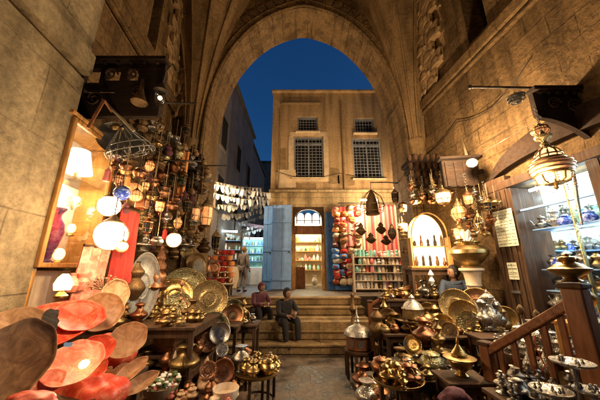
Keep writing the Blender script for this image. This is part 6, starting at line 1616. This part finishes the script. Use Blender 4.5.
STAND=dict(pelvis=(0,0,.95),waist=(0,0,1.10),chest=(0,0,1.30),neck=(0,0,1.48),head=(0,-.02,1.62),shl=(-.17,0,1.40),ell=(-.24,.02,1.14),wrl=(-.25,-.06,.90),shr=(.17,0,1.40),elr=(.24,.02,1.14),wrr=(.22,-.10,.92),hipl=(-.09,0,.90),knl=(-.10,-.08,.50),anl=(-.10,.02,.09),tol=(-.11,-.13,.04),hipr=(.09,0,.90),knr=(.10,-.02,.50),anr=(.10,.14,.10),tor=(.11,.0,.04))
SIT=dict(pelvis=(0,0,.10),waist=(0,-.03,.26),chest=(0,-.10,.45),neck=(0,-.15,.61),head=(0,-.19,.75),shl=(-.18,-.10,.54),ell=(-.24,-.26,.32),wrl=(-.08,-.42,.30),shr=(.18,-.10,.54),elr=(.25,-.24,.32),wrr=(.10,-.44,.34),hipl=(-.10,-.02,.10),knl=(-.16,-.42,.20),anl=(-.13,-.44,-.25),tol=(-.14,-.58,-.31),hipr=(.10,-.02,.10),knr=(.15,-.42,.22),anr=(.14,-.48,-.25),tor=(.16,-.62,-.31))
# woman walking in the street
p=at(242,288,9.2); person((p.x,9.2,ZS),R(150),STAND,'woman in pale coat and brown scarf walking into the alley','steelc','steelc',scarf='hide',S=.86)
# seated pair on the steps
S1=dict(SIT); S1['face']=(.25,-1,-.2)
p=at(283,330,6.45); person((p.x,6.60,ZS*.4+.02),R(28),S1,'person in black seated on the stone steps, hands together at the knees','black','black',scarf='black',S=1.0)
S2=dict(SIT); S2['face']=(.4,-1,-.5); S2['wrl']=(-.12,-.46,.36); 
p=at(255,318,6.6); person((p.x,6.95,ZS*.6+.0),R(35),S2,'person in plum top seated beside the one in black','purple','black',scarf='purple',S=.92)
# seller in slate blue sweater
S3=dict(SIT); S3['face']=(-1,-.5,-.15); S3['fwd']=(-.01,-.01,0)
p=at(455,300,5.05); person((p.x+.05,5.1,.92),R(-25),S3,'man in slate blue sweater seated behind the round trays','navy','denim',S=.98)
table_(p.x+.05,5.15,0,.45,.42,.88,'high wooden stool under the seated man',name='wooden_stool')

# ================================================================== LIGHTS, SKY, CAMERA
def plight(loc, e, col, r=.08):
    l=bpy.data.lights.new('lamp_light','POINT'); l.energy=e; l.color=col; l.shadow_soft_size=r
    o=bpy.data.objects.new('lamp_light',l); COL.objects.link(o); o.location=loc; return o
WARM=(1.0,.62,.28)
plight(at(111,235,2.5)+Vector((.15,0,0)), 27, (1.0,.76,.48))
plight(at(64,288,1.80)+Vector((.12,-.02,.14)), 8, (1.0,.60,.30), .05)
plight(incase(-.08,.05,.80), 60, (1.0,.70,.38), .04)
plight(at(472,163,4.25)+Vector((-.30,-.30,.05)), 215, (1.0,.70,.40), .08)
plight(c if False else at(550,165,2.9)+Vector((-.36,-.05,-.30)), 46, (1.0,.72,.42), .12)
plight(at(88,368,1.60), 1.4, (1.0,.62,.32), .03)
plight(at(433,246,4.55), 38, (1.0,.70,.38), .15)
plight(at(174,240,3.45), 25, (1.0,.66,.34), .05)
plight(at(403,220,5.4), 22, WARM, .06)
for sg in (-1,1): plight((XC+sg*3.0, YB+.90, 4.12), 190, (1.0,.70,.40), .12)
plight((at(370,203,8.7).x, 8.75, at(370,203,8.7).z-.1), 95, (1.0,.80,.52), .1)
plight((dm, FY+1.2, ZS+2.3), 110, (1.0,.92,.62), .1)
for k in range(2): plight(MXS @ Vector((.9,-.3+1.2*k,3.0)), 70, (.72,.92,1.0), .1)
plight((-1.9,13.0,3.0), 45, (.82,.95,1.0), .15); plight((-2.6,17.5,3.4), 50, (.82,.95,1.0), .2)
w=bpy.data.worlds.new('World'); scene.world=w; w.use_nodes=True; nt=w.node_tree; bg=nt.nodes['Background']
sk=nt.nodes.new('ShaderNodeTexSky'); sk.sky_type='NISHITA'; sk.sun_disc=False; sk.sun_elevation=R(3.0); sk.sun_rotation=R(90); sk.altitude=50; sk.ozone_density=5.2
nt.links.new(sk.outputs[0],bg.inputs[0]); bg.inputs[1].default_value=.115
sl=bpy.data.lights.new('sun','SUN'); sl.energy=.02; sl.angle=R(12); sl.color=(.6,.7,1.0); so=bpy.data.objects.new('sun',sl); COL.objects.link(so); so.rotation_euler=(R(87),0,R(90))
cam=bpy.data.cameras.new('camera'); cam.lens=36*FL/600; cam.sensor_width=36; cam.clip_end=500; cam.clip_start=.05
co=bpy.data.objects.new('camera',cam); COL.objects.link(co); co.location=CAM; co.rotation_euler=(PI/2+TH,0,0); scene.camera=co
scene.view_settings.view_transform='Standard'; scene.view_settings.look='None'; scene.view_settings.exposure=.80; scene.view_settings.gamma=1
scene.render.engine='CYCLES'; cy=scene.cycles; cy.use_denoising=True; cy.max_bounces=6; cy.diffuse_bounces=3; cy.glossy_bounces=3; cy.transparent_max_bounces=10; cy.transmission_bounces=3; cy.sample_clamp_indirect=4.0; cy.caustics_reflective=False; cy.caustics_refractive=False
